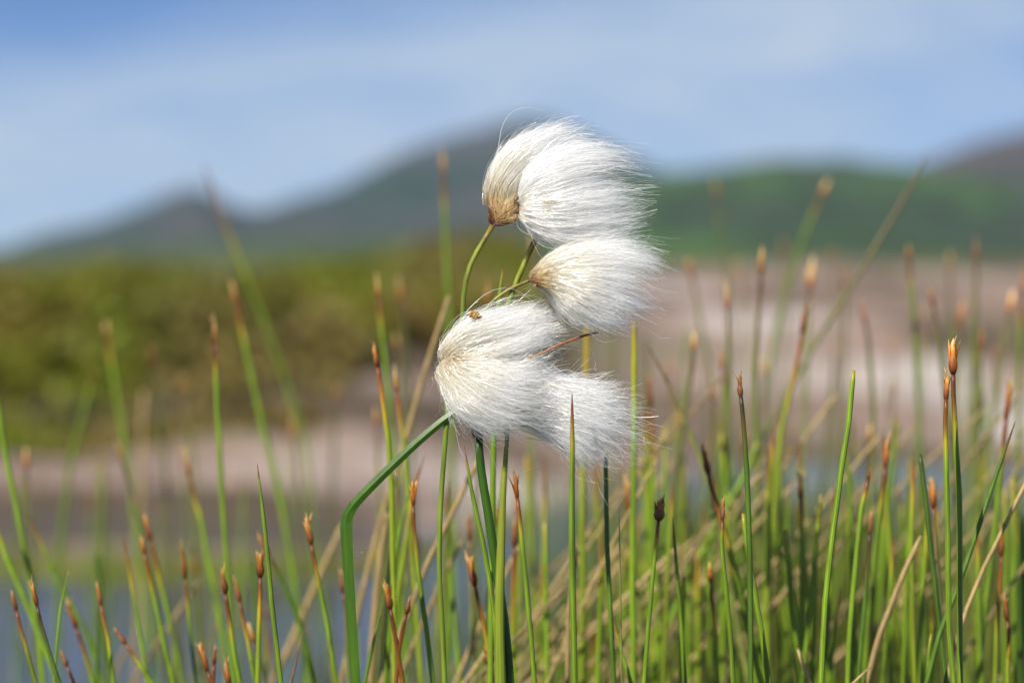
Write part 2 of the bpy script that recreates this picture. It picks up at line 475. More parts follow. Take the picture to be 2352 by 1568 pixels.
def terrain(x, y):
    yy = np.maximum(y, 0.5)
    a = np.clip(x / yy, -3, 3)
    ys = shore(a) + 0.25 * (fbm(x * 1.7, y * 1.7, 3, 5) - 0.5)
    left = 1 - sstep(-0.03, 0.05, a)             # how much of the heath side
    bank = sstep(0.0, 0.5, y - ys) * 0.02
    zr = np.interp(y - ys, [0, 1, 3, 6, 9.4, 14, 30], [0, 0.035, 0.11, 0.215, 0.295, 0.29, 0.24])
    zl = np.interp(y - ys, [0, 0.5, 1.2, 1.5, 2.2, 3.4, 5, 7, 12, 30], [0, 0.015, 0.07, 0.11, 0.155, 0.195, 0.225, 0.235, 0.23, 0.21])
    hump = 0.125 * np.exp(-((a + 0.015) / 0.035) ** 2) * sstep(3, 5, y - ys) * (1 - sstep(9, 14, y - ys))
    hump = hump + (0.045 * np.exp(-((a + 0.145) / 0.022) ** 2) + 0.035 * np.exp(-((a + 0.07) / 0.03) ** 2) - 0.035 * np.exp(-((a + 0.108) / 0.015) ** 2)) * sstep(2, 4, y - ys) * (1 - sstep(9, 14, y - ys))
    z = left * (zl + hump) + (1 - left) * zr + bank * 0.5
    rock = sstep(0.0, 0.5, y - ys) * (1 - sstep(14, 25, y))
    sf = (y * 1.25 + x * 0.22 + 1.1 * fbm(x * 0.7, y * 0.7, 4, 9)) % 1.0
    ledge = 0.085 * np.clip((fbm(x * 0.55 + 3, y * 0.8, 3, 91) - 0.36) / 0.3, 0, 1)
    z = z + rock * (0.11 * (fbm(x * 1.1, y * 1.1, 5, 2) - 0.5) + 0.035 * (fbm(x * 4, y * 5, 3, 3) - 0.5) + ledge * (sstep(0.90, 1.0, sf) - sf))
    z = np.where(y > ys, z + 0.004, -0.09 * sstep(0, 0.5, ys - y) - 0.01)
    # behind the viewer the marsh rises out of the pool
    z = np.where(y < 0, z + 0.14 * sstep(0.8, 2.0, -y), z)
    far = sstep(30, 60, np.hypot(x, y))
    z = z * (1 - far) + far * 0.18
    heath = left * sstep(1.0, 1.3, (y - ys) - 1.1 * (fbm(x * 0.9, y * 0.5, 3, 4) - 0.5) - 0.25 * sstep(-0.17, -0.10, a) - 1.3 * sstep(-0.075, -0.01, a)) 
    edge = sstep(0.30, 0.05, np.abs(y - ys)) * left
    turf = np.clip(np.maximum(heath, edge), 0, 1)
    turf = np.maximum(turf, sstep(13, 17, y) )
    turf = np.maximum(turf, (y < 0) * 1.0)
    mud = (y <= ys) * (y > 0) * 1.0
    dark_riser = rock * sstep(0.86, 0.92, sf) * np.clip(ledge / 0.03, 0, 1) * (0.35 + 0.65 * left)  # ledge risers get a darker colour, strongest on the heath side
    tone = np.clip(0.40 - 0.16 * left + 0.30 * np.exp(-((x - 0.88) / 0.45) ** 2 - ((y - 6.0) / 1.1) ** 2) + 0.36 * np.exp(-((x + 0.33) / 0.15) ** 2 - ((y - 4.0) / 0.30) ** 2) + 2.1 * (fbm(x * 1.5, y * 0.75, 4, 95) - 0.5), 0, 1)
    return z, turf, mud, ys, left, dark_riser, tone

th = np.concatenate([np.linspace(-math.pi, -0.62, 40, endpoint=False), np.linspace(-0.62, 0.62, 240, endpoint=False), np.linspace(0.62, math.pi, 40)])
rad = np.concatenate([np.linspace(0.05, 2.4, 14, endpoint=False), np.linspace(2.4, 6.0, 130, endpoint=False), np.geomspace(6.0, 20, 110, endpoint=False), np.geomspace(20, 1790, 28)])
TH, RR = np.meshgrid(th, rad)
gx, gy = RR * np.sin(TH), RR * np.cos(TH)
gz, turf, mud, _, _, dark_riser, rtone = terrain(gx, gy)
nr, nc = gx.shape
i = np.arange(nr - 1)[:, None] * nc
j = np.arange(nc - 1)[None, :]
gq = np.stack([i + j, i + j + 1, i + nc + j + 1, i + nc + j], -1).reshape(-1, 4)[:, ::-1]
tag(mesh_obj('ground', np.stack([gx, gy, gz], -1).reshape(-1, 3), gq, ground_mat(), attrs={'turf': turf.ravel(), 'mud': mud.ravel(), 'dark_riser': dark_riser.ravel(), 'rtone': rtone.ravel()}), kind='structure')

wa = np.linspace(0, 2 * math.pi, 49)[:-1]
wv = np.vstack([[[0, 1.5, 0]], np.stack([7.5 * np.cos(wa), 1.5 + 5.5 * np.sin(wa), 0 * wa], -1)])
wt = [[0, 1 + k, 1 + (k + 1) % 48] for k in range(48)]
tag(mesh_obj('water', wv, None, water_mat(), tris=wt, smooth=False), kind='structure')

def hills(name, prof, d0, d1, mat, foot=600, rough=0.06, seed=1, nback=14):
    """A ridge d1 metres away whose slope comes down to d0 metres; prof gives the skyline."""
    prof = np.array(prof, float)
    px = np.linspace(prof[0, 0], prof[-1, 0], 260)
    yy = np.interp(px, prof[:, 0], prof[:, 1])
    ker = np.hanning(9); ker /= ker.sum()
    yy = np.convolve(np.pad(yy, 4, mode='edge'), ker, 'valid')
    el = (784 - (yy - 12)) * K - PITCH                       # elevation of the skyline
    az = np.arctan((px - 1176) * K)
    rows = np.concatenate([np.linspace(0, 1, 60), 1 + np.linspace(0.03, 0.25, nback)])
    V = []
    for f in rows:
        r = d0 + (d1 - d0) * f
        h = np.maximum(el, 0.0005) * d1
        g = f ** 1.25 if f <= 1 else max(0.0, 1 - (f - 1) * 1.3)
        x, y = r * np.sin(az), r * np.cos(az)
        lump = (fbm(x / (d1 * 0.035), y / (d1 * 0.035), 5, seed) - 0.5) * rough * d1 * 0.5
        w = math.sin(math.pi * min(f, 1.0)) if f < 1 else 0.0
        V.append(np.stack([x, y, -1 + CAM_H + h * g + lump * w * np.clip(h / (0.03 * d1), 0.1, 1)], -1))
    V = np.array(V)
    nr, nc, _ = V.shape
    i = np.arange(nr - 1)[:, None] * nc
    j = np.arange(nc - 1)[None, :]
    q = np.stack([i + j, i + j + 1, i + nc + j + 1, i + nc + j], -1).reshape(-1, 4)
    return tag(mesh_obj(name, V.reshape(-1, 3), q, mat), kind='structure')

hills('mountain', [(-700, 560), (-300, 590), (0, 582), (100, 545), (225, 520), (325, 482), (425, 438), (475, 442), (525, 480), (600, 492), (675, 466), (775, 440), (850, 398), (925, 358), (1025, 322), (1100, 305), (1176, 282), (1250, 280), (1326, 312), (1450, 372), (1560, 420), (1700, 500), (1900, 560)],
      800, 1500, hill_mat('mountain_slope', (0.022, 0.042, 0.026), (0.040, 0.050, 0.038), (0.066, 0.062, 0.058), 0.012), seed=11)
hills('grey_mountain', [(1850, 520), (2000, 430), (2076, 395), (2150, 372), (2250, 335), (2352, 312), (2500, 290), (2800, 330), (3200, 480)],
      700, 1250, hill_mat('grey_slope', (0.050, 0.052, 0.036), (0.078, 0.064, 0.056), (0.10, 0.078, 0.072), 0.010), seed=23)
hills('green_hill', [(1150, 590), (1300, 500), (1400, 430), (1500, 402), (1626, 392), (1776, 370), (1926, 372), (2076, 385), (2200, 410), (2352, 440), (2600, 500), (2900, 560)],
      400, 800, hill_mat('green_slope', (0.036, 0.044, 0.036), (0.038, 0.066, 0.025), (0.066, 0.130, 0.030), 0.018), seed=31)
hills('low_hills', [(-700, 575), (0, 583), (200, 572), (420, 560), (640, 552), (900, 545), (1100, 560), (1300, 590), (1500, 596)],
      200, 520, hill_mat('low_slope', (0.03, 0.055, 0.03), (0.06, 0.10, 0.04), (0.10, 0.11, 0.05), 0.03), seed=41, rough=0.03)

# ------------------------------------------------------------------ heath on the bank (far too many leaves to count)
def heath():
    mb = MB()
    n = 46000
    a = rng.uniform(-0.30, 0.075, n * 2)
    yv = rng.uniform(3.9, 11.0, n * 2) ** 1.0
    x = a * yv
    z, tf, md, ys, left, _, _ = terrain(x, yv)
    ok = (tf > 0.5) & (left > 0.35) & (yv - ys > 0.5)
    x, yv, z, a, ys = x[ok][:n], yv[ok][:n], z[ok][:n], a[ok][:n], ys[ok][:n]
    n = len(x)
    cl = fbm(x * 1.6, yv * 1.6, 3, 61)                       # bushes and the gaps between them
    hgt = np.clip((cl - 0.34) * 0.42, 0.015, 0.14) * np.interp(yv - ys, [1.0, 1.5, 3, 9], [0.45, 0.9, 0.9, 0.5]) * (0.55 + 0.9 * fbm(x * 2.3 + 8, yv * 1.2, 2, 66))
    c = np.stack([x, yv, z + hgt * rng.random(n) ** 0.6], -1)
    L_ = rng.uniform(0.010, 0.030, n)
    d1 = rng.normal(size=(n, 3)); d1[:, 2] += 0.5
    d1 /= np.linalg.norm(d1, axis=1)[:, None]
    d2 = np.cross(d1, rng.normal(size=(n, 3))); d2 /= np.linalg.norm(d2, axis=1)[:, None]
    V = np.stack([c - d1 * L_[:, None], c + d2 * L_[:, None] * 0.45, c + d1 * L_[:, None], c - d2 * L_[:, None] * 0.45], 1).reshape(-1, 3)
    Q = np.arange(n * 4).reshape(-1, 4)
    hue = 0.5 + 1.35 * (fbm(x * 1.1 + 5, yv * 0.7, 3, 71) - 0.5)
    pal = np.array([(0.10, 0.066, 0.020), (0.17, 0.122, 0.022), (0.175, 0.150, 0.018), (0.145, 0.180, 0.010), (0.185, 0.145, 0.040)])
    f = np.clip((hue - 0.28) / 0.44, 0, 0.999) * 4
    i0 = f.astype(int)
    colr = pal[i0] * (1 - (f - i0))[:, None] + pal[np.minimum(i0 + 1, 4)] * (f - i0)[:, None]
    colr = colr * rng.uniform(0.62, 1.34, n)[:, None]
    mb.add(V, Q, tone=np.repeat(colr, 4, axis=0))
    o = mb.build('undergrowth', leaf_mat())
    tag(o, 'olive and green heath growing over the bank behind the pink rock', 'undergrowth', kind='stuff')
heath()

# ------------------------------------------------------------------ short growth in the shallows (far too much to count)
def shallows():
    mb = MB()
    n = 5200
    yv = np.concatenate([rng.uniform(1.2, 3.9, n * 2), rng.uniform(0.98, 2.5, n * 3)])
    tall = np.arange(n * 5) >= n * 2
    a = rng.uniform(-0.26, 0.26, n * 5)
    dens = sstep(-0.05, 0.07, a) * np.where(tall, 0.55, 1.0) + 0.03
    patch = fbm(a * yv * 3.0, yv * 2.0, 3, 81)
    ok = (rng.random(n * 5) < dens) & (patch > 0.38) & (yv < shore(a) + 0.1)
    yv, a, tall = yv[ok], a[ok], tall[ok]
    n = len(yv)
    x = a * yv
    low = rng.uniform(0.05, 0.16, n) * (0.6 + 0.8 * fbm(x * 2, yv * 2, 2, 83)) * np.interp(yv, [1.2, 2.0, 3.9], [1.1, 0.9, 0.45])
    h = np.where(tall, CAM_H - rng.triangular(0.064, 0.105, 0.135, n) * yv, low)
    h = np.maximum(h, 0.03)
    lean = rng.normal(size=(n, 2)) * 0.25
    dry = rng.random(n) < 0.40
    lean[tall] *= 0.45
    lean[dry, 0] = np.abs(lean[dry, 0]) + rng.uniform(0.3, 1.0, dry.sum())
    w = np.where(tall, rng.uniform(0.0006, 0.0010, n), rng.uniform(0.0009, 0.0018, n))
    rows = []
    for f in (0.0, 0.5, 1.0):
        c = np.stack([x + lean[:, 0] * h * f, yv + lean[:, 1] * h * f, -0.06 + (h + 0.06) * f * (1 - 0.15 * f * dry)], -1)
        ww = w * (1 - 0.7 * f)
        for q in range(3):
            rows.append(c + np.stack([ww * math.cos(q * 2.094), ww * math.sin(q * 2.094), 0 * ww], -1))
    V = np.stack(rows, 1).reshape(-1, 3)
    Q = []
    for l in range(2):
        for q in range(3):
            b = np.arange(n) * 9
            Q.append(np.stack([b + l * 3 + q, b + l * 3 + (q + 1) % 3, b + l * 3 + 3 + (q + 1) % 3, b + l * 3 + 3 + q], -1))
    Q = np.concatenate(Q)
    g = np.array((0.15, 0.215, 0.012)); s_ = np.array((0.40, 0.30, 0.14)); br = np.array((0.10, 0.065, 0.025))
    k = rng.random(n)
    c = np.where(dry[:, None], s_, np.where((k < 0.15)[:, None], br, g)) * rng.uniform(0.6, 1.4, n)[:, None]
    mb.add(V, Q, tone=np.repeat(c, 9, axis=0))
    tag(mb.build('grass', leaf_mat()), 'short green and straw coloured growth filling the shallow water', 'grass', kind='stuff')
shallows()

# ------------------------------------------------------------------ rushes
def scale_leaf(p0, d, up, L_, w, curl, wrap, rows=6):
    """One pointed scale: from p0 along d, bending towards up, w wide, its edges wrapped back."""
    d = unit(d); up = unit(up - np.dot(up, d) * d)
    side = np.cross(d, up)
    V, A = [], []
    for r in range(rows + 1):
        t = r / rows
        ww = w * (math.sin(math.pi * min(1.0, 0.16 + 0.84 * t)) ** 0.8) * (1.0 if t < 0.98 else 0.15)
        c = p0 + d * (L_ * t) + up * (curl * L_ * t * t)
        for k in (-1, -0.5, 0, 0.5, 1):
            V.append(c + side * (ww * 0.5 * k) - up * (wrap * ww * abs(k) ** 1.7))
            A.append(t)
    Q = []
    for r in range(rows):
        for k in range(4):
            a = r * 5 + k
            Q.append((a, a + 1, a + 6, a + 5))
    return np.array(V), Q, np.array(A)

def spikelet(mb, p, axis, L_, w, n=9, fray=0.25, rnd=None):
    """A bud of overlapping scales on p, some with frayed tips that stand apart."""
    rnd = rnd or random
    ax = unit(axis)
    s = unit(np.cross(ax, (0.3, 1, 0.2)))
    t = np.cross(ax, s)
    # core
    P = np.array([p + ax * (L_ * f) for f in np.linspace(0, 0.66, 7)])
    R = w * 0.5 * np.array([0.42, 0.74, 0.86, 0.80, 0.62, 0.40, 0.12])
    V, Q, T, st = tube(P, R, 10, ridge=0.06)
    ag = np.concatenate([np.repeat(np.linspace(0.0, 0.5, 7), 10), [0, 0.5]])
    mb.add(V, Q, T, age=ag, stripe=st)
    for k in range(n):
        ph = k * 2.4 + rnd.uniform(-0.3, 0.3)
        o = s * math.cos(ph) + t * math.sin(ph)
        f = 0.02 + 0.42 * (k / max(1, n - 1)) * rnd.uniform(0.8, 1.1)
        ll = L_ * (0.95 - f) * rnd.uniform(0.72, 1.0)
        spread = fray * rnd.uniform(0.0, 1.0)
        dd = ax * 1.0 + o * (0.01 + spread * (0.26 if fray < 0.6 else 0.5))
        base = p + ax * (L_ * f) + o * (w * 0.30 * (1 - 0.5 * f))
        curl = rnd.uniform(-0.16, -0.05) if rnd.random() > fray else rnd.uniform(-0.08, 0.12)
        V, Q, A = scale_leaf(base, dd, o, ll, w * rnd.uniform(0.36, 0.68), curl, 0.45)
        mb.add(V, Q, age=np.clip(A * 0.9 + 0.08 + f * 0.2, 0, 1), stripe=np.zeros(len(V)))
    for k in range(rnd.choice((0, 1, 1, 2, 3))):            # dry bristle tips that stick out of the top
        ph = rnd.uniform(0, 6.28)
        o = s * math.cos(ph) + t * math.sin(ph)
        V, Q, A = scale_leaf(p + ax * (L_ * 0.55) + o * w * 0.12, ax + o * rnd.uniform(0.0, 0.38), o, L_ * rnd.uniform(0.40, 0.66), w * rnd.uniform(0.16, 0.30), rnd.uniform(-0.1, 0.25), 0.4)
        mb.add(V, Q, age=np.clip(0.55 + A * 0.45, 0, 1), stripe=np.zeros(len(V)))

def stem_path(pts, d, lean=0.0, npts=34):
    """Stem from its tip down to the bed of the pool; pts are layout positions from the tip downwards."""
    P = np.array([at(x, y, d) for x, y in pts])
    if lean:
        P[:, 1] += np.linspace(0, lean, len(P))
    zb = -0.06
    last, prev = P[-1], P[-2]
    if last[2] > zb + 0.01:
        dv = (last - prev); dv = dv / max(abs(dv[2]), 1e-6)
        h = last[2] - zb
        ext = []
        for f in (0.33, 0.66, 1.0):
            ext.append(np.array((last[0] + dv[0] * h * f * (1 - 0.35 * f), last[1] + dv[1] * h * f * (1 - 0.35 * f), last[2] - h * f)))
        P = np.vstack([P, ext])
    n = len(P)
    return catmull(P, npts)

GROUPS = {}
def rush(pts, blur, dia, col, tip, label, group, hl=6.5, hw=2.1, brown=12, front=False, fray=0.35, lean=0.0, name='rush', cat='rush', flat=1.0, npts=34, sides=14):
    """pts tip to base; dia, hl, hw, brown in millimetres."""
    d = dist(blur) if not front else FOCUS / (1.0 + blur / 87.0)
    P = stem_path(pts, d, lean, npts)
    s = np.concatenate([[0], np.cumsum(np.linalg.norm(np.diff(P, axis=0), axis=1))])
    # put extra points into the first stretch, where the colour changes
    head = tip in ('bud', 'fork', 'pale', 'open', 'darkbud')
    ax = unit(P[0] - P[1])
    r = dia * 0.0005
    if head:
        P0 = P.copy()
        cut = hl * 0.001 * 0.92
        i0 = np.searchsorted(s, cut)
        start = np.array([np.interp(cut, s, P[:, k]) for k in range(3)])
        P = np.vstack([start, P[max(i0, 1):]]) if s[max(i0, 1)] > cut + 1e-4 else P[max(i0, 1):]
        s = np.concatenate([[0], np.cumsum(np.linalg.norm(np.diff(P, axis=0), axis=1))])
    su = np.unique(np.concatenate([np.linspace(0, min(0.03, s[-1] * 0.5), 14), np.linspace(min(0.03, s[-1] * 0.5), s[-1], npts)]))
    P = np.stack([np.interp(su, s, P[:, k]) for k in range(3)], -1)
    if tip in ('point', 'brown', 'blade'):
        R = r * np.interp(su, [0, 0.004, 0.012, 0.03, 0.2], [0.10, 0.42, 0.72, 0.9, 1.15])
        if tip == 'blade': R = r * np.interp(su, [0, 0.02, 0.06], [0.08, 0.7, 1.2])
    elif head:
        R = r * np.interp(su, [0, 0.002, 0.02, 0.2], [0.62, 0.70, 0.88, 1.15])
    else:
        R = r * np.interp(su, [0, 0.0012, 0.01, 0.2], [0.45, 0.75, 0.9, 1.15])
    V, Q, T, st = tube(P, R, sides, flat=flat, ridge=0.05 if sides > 8 else 0.0, twist=random.uniform(-1, 1))
    b = max(brown, 0.01) * 0.001
    ag = np.clip(su / b, 0, 1)
    if tip == 'bare': ag = np.clip(0.55 + 0.45 * su / b, 0, 1)
    age = np.concatenate([np.repeat(ag, sides), [ag[0], ag[-1]]])
    base = P[-1]
    if head:
        root = empty(name, base)
        tag(root, label, cat, group)
        mesh_obj('stem', V, Q, M[col], root, {'age': age, 'stripe': st}, T)
        mb = MB()
        mat = {'bud': 'spk_orange', 'fork': 'spk_orange', 'pale': 'spk_pale', 'open': 'spk_dark', 'darkbud': 'spk_dark'}[tip]
        fr = {'bud': random.uniform(0.10, 0.38), 'fork': max(fray, 0.5), 'pale': 0.3, 'open': 0.62, 'darkbud': 0.22}[tip]
        hl *= random.uniform(0.9, 1.12); hw *= random.uniform(0.72, 1.02)
        ax = unit(P[0] - P[2])
        spikelet(mb, P[0] - ax * 0.0004, ax, hl * 0.001, hw * 0.001, n=9 if blur < 12 else 6, fray=fr)
        mb.build('flower_head', M[mat], root)
        return root
    o = mesh_obj(name, V, Q, M[col], None, {'age': age, 'stripe': st}, T, origin=base)
    return tag(o, label, cat, group)

G_RUSH = 'rushes standing in the pool'
G_DRY = 'dry straws between the rushes'
G_BACK = 'soft rushes far behind the flower'

def R(pts, blur, dia, col, tip, label, **k):
    k.setdefault('group', G_RUSH)
    return rush(pts, blur, dia, col, tip, label, k.pop('group'), **k)

# --- bottom left
R([(26, 1352), (36, 1398), (50, 1455), (65, 1510), (82, 1568)], 6, 1.25, 'yellow', 'fork', 'yellow green rush with frayed brown head, outermost at the lower left corner', hl=5.5, hw=1.7)
R([(70, 1322), (84, 1395), (100, 1450), (120, 1520), (137, 1568)], 4, 1.25, 'dark', 'fork', 'dark rush with forked brown head and one pale upright tip, near the lower left corner', hl=7.5, hw=1.7, brown=14)
R([(-14, 1200), (0, 1245), (36, 1330), (70, 1405), (107, 1502), (140, 1590)], 15, 1.5, 'green', 'bare', 'soft green stem entering at the picture edge and slanting down behind the forked brown head')
R([(58, 1172), (66, 1190), (100, 1258), (127, 1320), (160, 1378), (200, 1460), (232, 1560)], 19, 1.5, 'green', 'brown', 'soft bowed green rush with brown tip crossing the upright pale green stem', brown=16)
R([(153, 1378), (160, 1395), (177, 1445), (197, 1512), (214, 1568)], 12, 1.4, 'green', 'bud', 'soft green rush with tan head low between the thin blade and the upright brown head', hl=8, hw=1.8, brown=16)
R([(160, 1300), (147, 1352), (135, 1420), (129, 1500), (124, 1568)], 6, 0.75, 'green', 'point', 'thin light green grass blade with no flower head over the left water', brown=1, name='sedge', cat='sedge')
R([(-22, 850), (0, 955), (18, 1075), (48, 1210), (66, 1310), (86, 1425), (100, 1568)], 16, 1.55, 'green', 'bare', 'tall soft green stem rising along the left picture edge')
R([(218, 840), (190, 960), (165, 1040), (148, 1170), (138, 1270), (133, 1400), (130, 1568)], 36, 1.9, 'green', 'point', 'very soft upright green leaf before the dark hollow under the heath')
R([(138, 1490), (145, 1505), (157, 1532), (170, 1568)], 8, 1.2, 'yellow', 'darkbud', 'short rush with small dark head right at the bottom edge, left of the bowed one', hl=4.5, hw=1.5)
R([(222, 1332), (233, 1398), (247, 1465), (261, 1568)], 8, 1.2, 'green', 'bud', 'upright rush with slender brown head standing alone before the blue water', hl=6.5, hw=1.5, brown=15)
R([(262, 1440), (283, 1475), (310, 1512), (350, 1568)], 8, 1.3, 'green', 'darkbud', 'short rush with dark bud leaning strongly over to the left', hl=5, hw=1.7, brown=8)
R([(321, 1220), (333, 1265), (343, 1328), (363, 1412), (380, 1490), (398, 1568)], 11, 1.4, 'green', 'bud', 'front one of two close rushes with dark brown heads left of the tall pointed stem', hl=6, hw=1.9, brown=14)
R([(332, 1178), (347, 1245), (367, 1328), (387, 1412), (420, 1568)], 16, 1.6, 'green', 'bud', 'rear one of two close rushes with orange brown heads left of the tall pointed stem', hl=8, hw=2.0, brown=17)
R([(425, 1035), (443, 1132), (467, 1212), (483, 1312), (512, 1445), (522, 1568)], 21, 1.6, 'green', 'pale', 'soft rush with amber head before the pink rock, below the two pale headed rushes', hl=8, hw=2.0, brown=15)
R([(265, 1003), (300, 1122), (320, 1195), (340, 1290), (365, 1450)], 25, 1.5, 'olive', 'pale', 'soft olive rush with amber head leaning before the dark rock ledge', hl=8, hw=1.8)
R([(446, 1258), (452, 1345), (457, 1445), (467, 1568)], 27, 2.0, 'olive', 'pale', 'soft rush with broad tan head at the far water edge', hl=9, hw=3.0)
R([(491, 718), (494, 800), (500, 950), (507, 1090), (515, 1200), (530, 1450)], 17, 1.55, 'green', 'pale', 'tall straight rush with slim cream head before the heath', hl=9, hw=1.7, brown=12)
R([(591, 1066), (594, 1098), (600, 1150), (610, 1220), (617, 1300), (625, 1400), (645, 1568)], 1, 1.25, 'green', 'brown', 'sharp tall green stem ending in a fine brown point', brown=5.5)
R([(597, 1258), (598, 1345), (595, 1430), (592, 1568)], 5, 1.25, 'yellow', 'fork', 'rush with a fat frayed orange brown head just behind the sharp pointed stem', hl=7.0, hw=2.3, brown=14)
R([(510, 1302), (516, 1340), (523, 1400), (537, 1490), (551, 1568)], 6, 1.25, 'green', 'bud', 'rush with dark pear shaped bud, first to the left of the fat frayed head', hl=6.5, hw=2.0, brown=15)
R([(539, 1320), (552, 1390), (568, 1470), (587, 1568)], 9, 1.2, 'green', 'bud', 'rush with long narrow brown head between the pear shaped bud and the fat head', hl=7, hw=1.5, brown=17)
R([(566, 1420), (580, 1460), (597, 1520), (612, 1568)], 12, 1.2, 'olive', 'pale', 'low soft rush with tan head behind the foot of the fat frayed head', hl=6.5, hw=1.8)
R([(520, 1515), (522, 1545), (525, 1568)], 6, 1.3, 'yellow', 'fork', 'orange frayed head only just reaching above the bottom edge', hl=6.5, hw=2.3)
R([(452, 1472), (470, 1518), (485, 1566), (492, 1610)], 6, 1.3, 'yellow', 'fork', 'leaning brown head, lower of a V shaped pair at the bottom edge', hl=8, hw=1.8, brown=30)
R([(505, 1485), (498, 1508), (491, 1545), (488, 1600)], 6, 1.2, 'yellow', 'bud', 'upright brown head, other arm of the V shaped pair at the bottom edge', hl=4.5, hw=1.7, brown=30)
R([(589, 1222), (617, 1275), (656, 1345), (690, 1440), (724, 1568)], 12, 1.45, 'dark', 'bud', 'soft dark green rush sweeping down to the right behind the sharp pointed stem', hl=7, hw=1.8, brown=10)
R([(530, 638), (552, 740), (590, 920), (640, 1130), (665, 1260), (692, 1450)], 27, 1.8, 'green', 'pale', 'tall soft rush with bright cream head, highest of those before the heath', hl=9, hw=2.2, brown=16)
R([(466, 372), (500, 470), (560, 620), (630, 800), (690, 980), (712, 1100), (720, 1250), (742, 1400)], 40, 1.7, 'green', 'brown', 'very long blurred leaf rising against the sky left of the mountain', brown=60)
R([(703, 1186), (712, 1240), (729, 1320), (750, 1430), (773, 1568)], 7, 1.3, 'green', 'fork', 'green rush with orange frayed head, first to the left of the bent green leaf', hl=7.0, hw=1.9, brown=14)
R([(700, 1440), (688, 1495), (668, 1568)], 4, 1.2, 'blade', 'blade', 'short pointed brown blade at the bottom edge', brown=20, name='dead_sedge', cat='sedge')
R([(864, 628), (871, 700), (882, 800), (893, 900), (905, 1060), (915, 1250)], 22, 1.6, 'green', 'pale', 'soft rush with amber head standing over the orange bulb headed rush', hl=8, hw=1.9, brown=11)
R([(858, 785), (869, 850), (885, 960), (897, 1060), (899, 1180), (903, 1300), (906, 1568)], 8, 1.4, 'yellow', 'bud', 'green rush with a fat orange bulb head passing behind the bent leaf', hl=6.5, hw=2.3, brown=18)
R([(905, 838), (915, 930), (930, 1030), (937, 1120), (950, 1300)], 15, 1.4, 'yellow', 'pale', 'soft rush with slim pale head just right of the orange bulb head', hl=7.5, hw=1.6, brown=14)
R([(915, 635), (928, 740), (938, 860), (944, 1000), (950, 1200)], 32, 1.6, 'olive', 'pale', 'blurred rush with tan head beside the tall stem left of the cotton', hl=9, hw=2.4)
R([(912, 768), (918, 840), (925, 1000), (930, 1200)], 34, 1.4, 'olive', 'pale', 'blurred small tan head above the slim pale one', hl=5, hw=2.6)
R([(1032, 678), (1010, 750), (985, 820), (962, 900), (932, 1010), (890, 1140), (840, 1330)], 17, 1.5, 'straw', 'bare', 'pale straw leaning to the right beside the lowest cotton tuft', name='dry_straw', cat='straw', group=G_DRY)
R([(1018, 348), (1021, 480), (1030, 680), (1034, 900), (1040, 1200)], 31, 1.9, 'green', 'pale', 'blurred tall rush against the mountain just left of the topmost tuft', hl=9, hw=2.2, brown=16)
R([(948, 1098), (945, 1150), (953, 1229), (963, 1329), (979, 1445), (994, 1568)], 4, 1.25, 'green', 'fork', 'rush with a ragged open brown tip under the bent leaf', hl=6.5, hw=1.9, brown=18, fray=0.8)
R([(975, 1045), (962, 1090), (950, 1130), (942, 1180)], 12, 1.3, 'yellow', 'brown', 'orange tipped shoot crossing behind the ragged open tip', brown=22)
R([(942, 1120), (925, 1190), (912, 1250), (905, 1330)], 10, 1.4, 'green', 'point', 'short green blade crossing below the bent leaf', name='sedge', cat='sedge', brown=1)
R([(886, 1328), (893, 1378), (902, 1430), (912, 1490), (925, 1568)], 5, 1.35, 'yellow', 'fork', 'crooked orange brown rush head right of the bent leaf foot', hl=7.5, hw=2.0, brown=45)
R([(946, 1358), (932, 1400), (921, 1460), (914, 1520)], 5, 1.15, 'yellow', 'bud', 'rusty brown head leaning right beside the crooked orange one', hl=5.5, hw=1.9, brown=60)
R([(780, 1310), (787, 1350), (794, 1410), (800, 1568)], 12, 1.3, 'olive', 'bud', 'soft reddish head half hidden behind the bent leaf stem', hl=6, hw=1.8)
R([(890, 1177), (876, 1260), (862, 1380), (856, 1470), (850, 1568)], 15, 2.0, 'straw', 'bare', 'broad pale straw standing behind the crooked orange head', name='dry_straw', cat='straw', group=G_DRY)
R([(788, 1203), (748, 1290), (708, 1380), (662, 1490), (620, 1580)], 22, 1.9, 'straw', 'bare', 'soft straw slanting behind the upright part of the bent leaf', name='dry_straw', cat='straw', group=G_DRY)
R([(1098, 1056), (1060, 1135), (1022, 1210), (985, 1290), (940, 1400)], 12, 1.5, 'straw', 'bare', 'straw slanting down from the dark collared stem', name='dry_straw', cat='straw', group=G_DRY)
R([(1062, 1240), (1025, 1310), (990, 1390), (950, 1480)], 15, 1.3, 'straw', 'bare', 'thinner straw parallel below the one from the dark collared stem', name='dry_straw', cat='straw', group=G_DRY)
R([(880, 1392), (862, 1452), (846, 1520), (838, 1568)], 6, 1.2, 'dark', 'point', 'curved dark green blade beside the bent leaf foot', name='sedge', cat='sedge', brown=1)
R([(1078, 1180), (1079, 1260), (1084, 1380), (1088, 1568)], 15, 1.5, 'olive', 'bud', 'soft upright russet head above the forked orange head', hl=7.5, hw=2.0, brown=20)
R([(1073, 1268), (1090, 1340), (1103, 1400), (1118, 1470), (1132, 1568)], 7, 1.3, 'yellow', 'fork', 'forked orange head leaning beside the thick cottongrass stem', hl=8.5, hw=2.2, brown=22)
R([(1113, 1478), (1120, 1520), (1130, 1568)], 7, 1.3, 'yellow', 'bud', 'plump brown bud low against the thick cottongrass stem', hl=5, hw=2.2)
R([(1066, 1024), (1074, 1098), (1095, 1170), (1115, 1279), (1134, 1395), (1146, 1568)], 1, 1.3, 'green', 'brown', 'short sharp green shoot with brown tip beside the dark collared stem', brown=7)
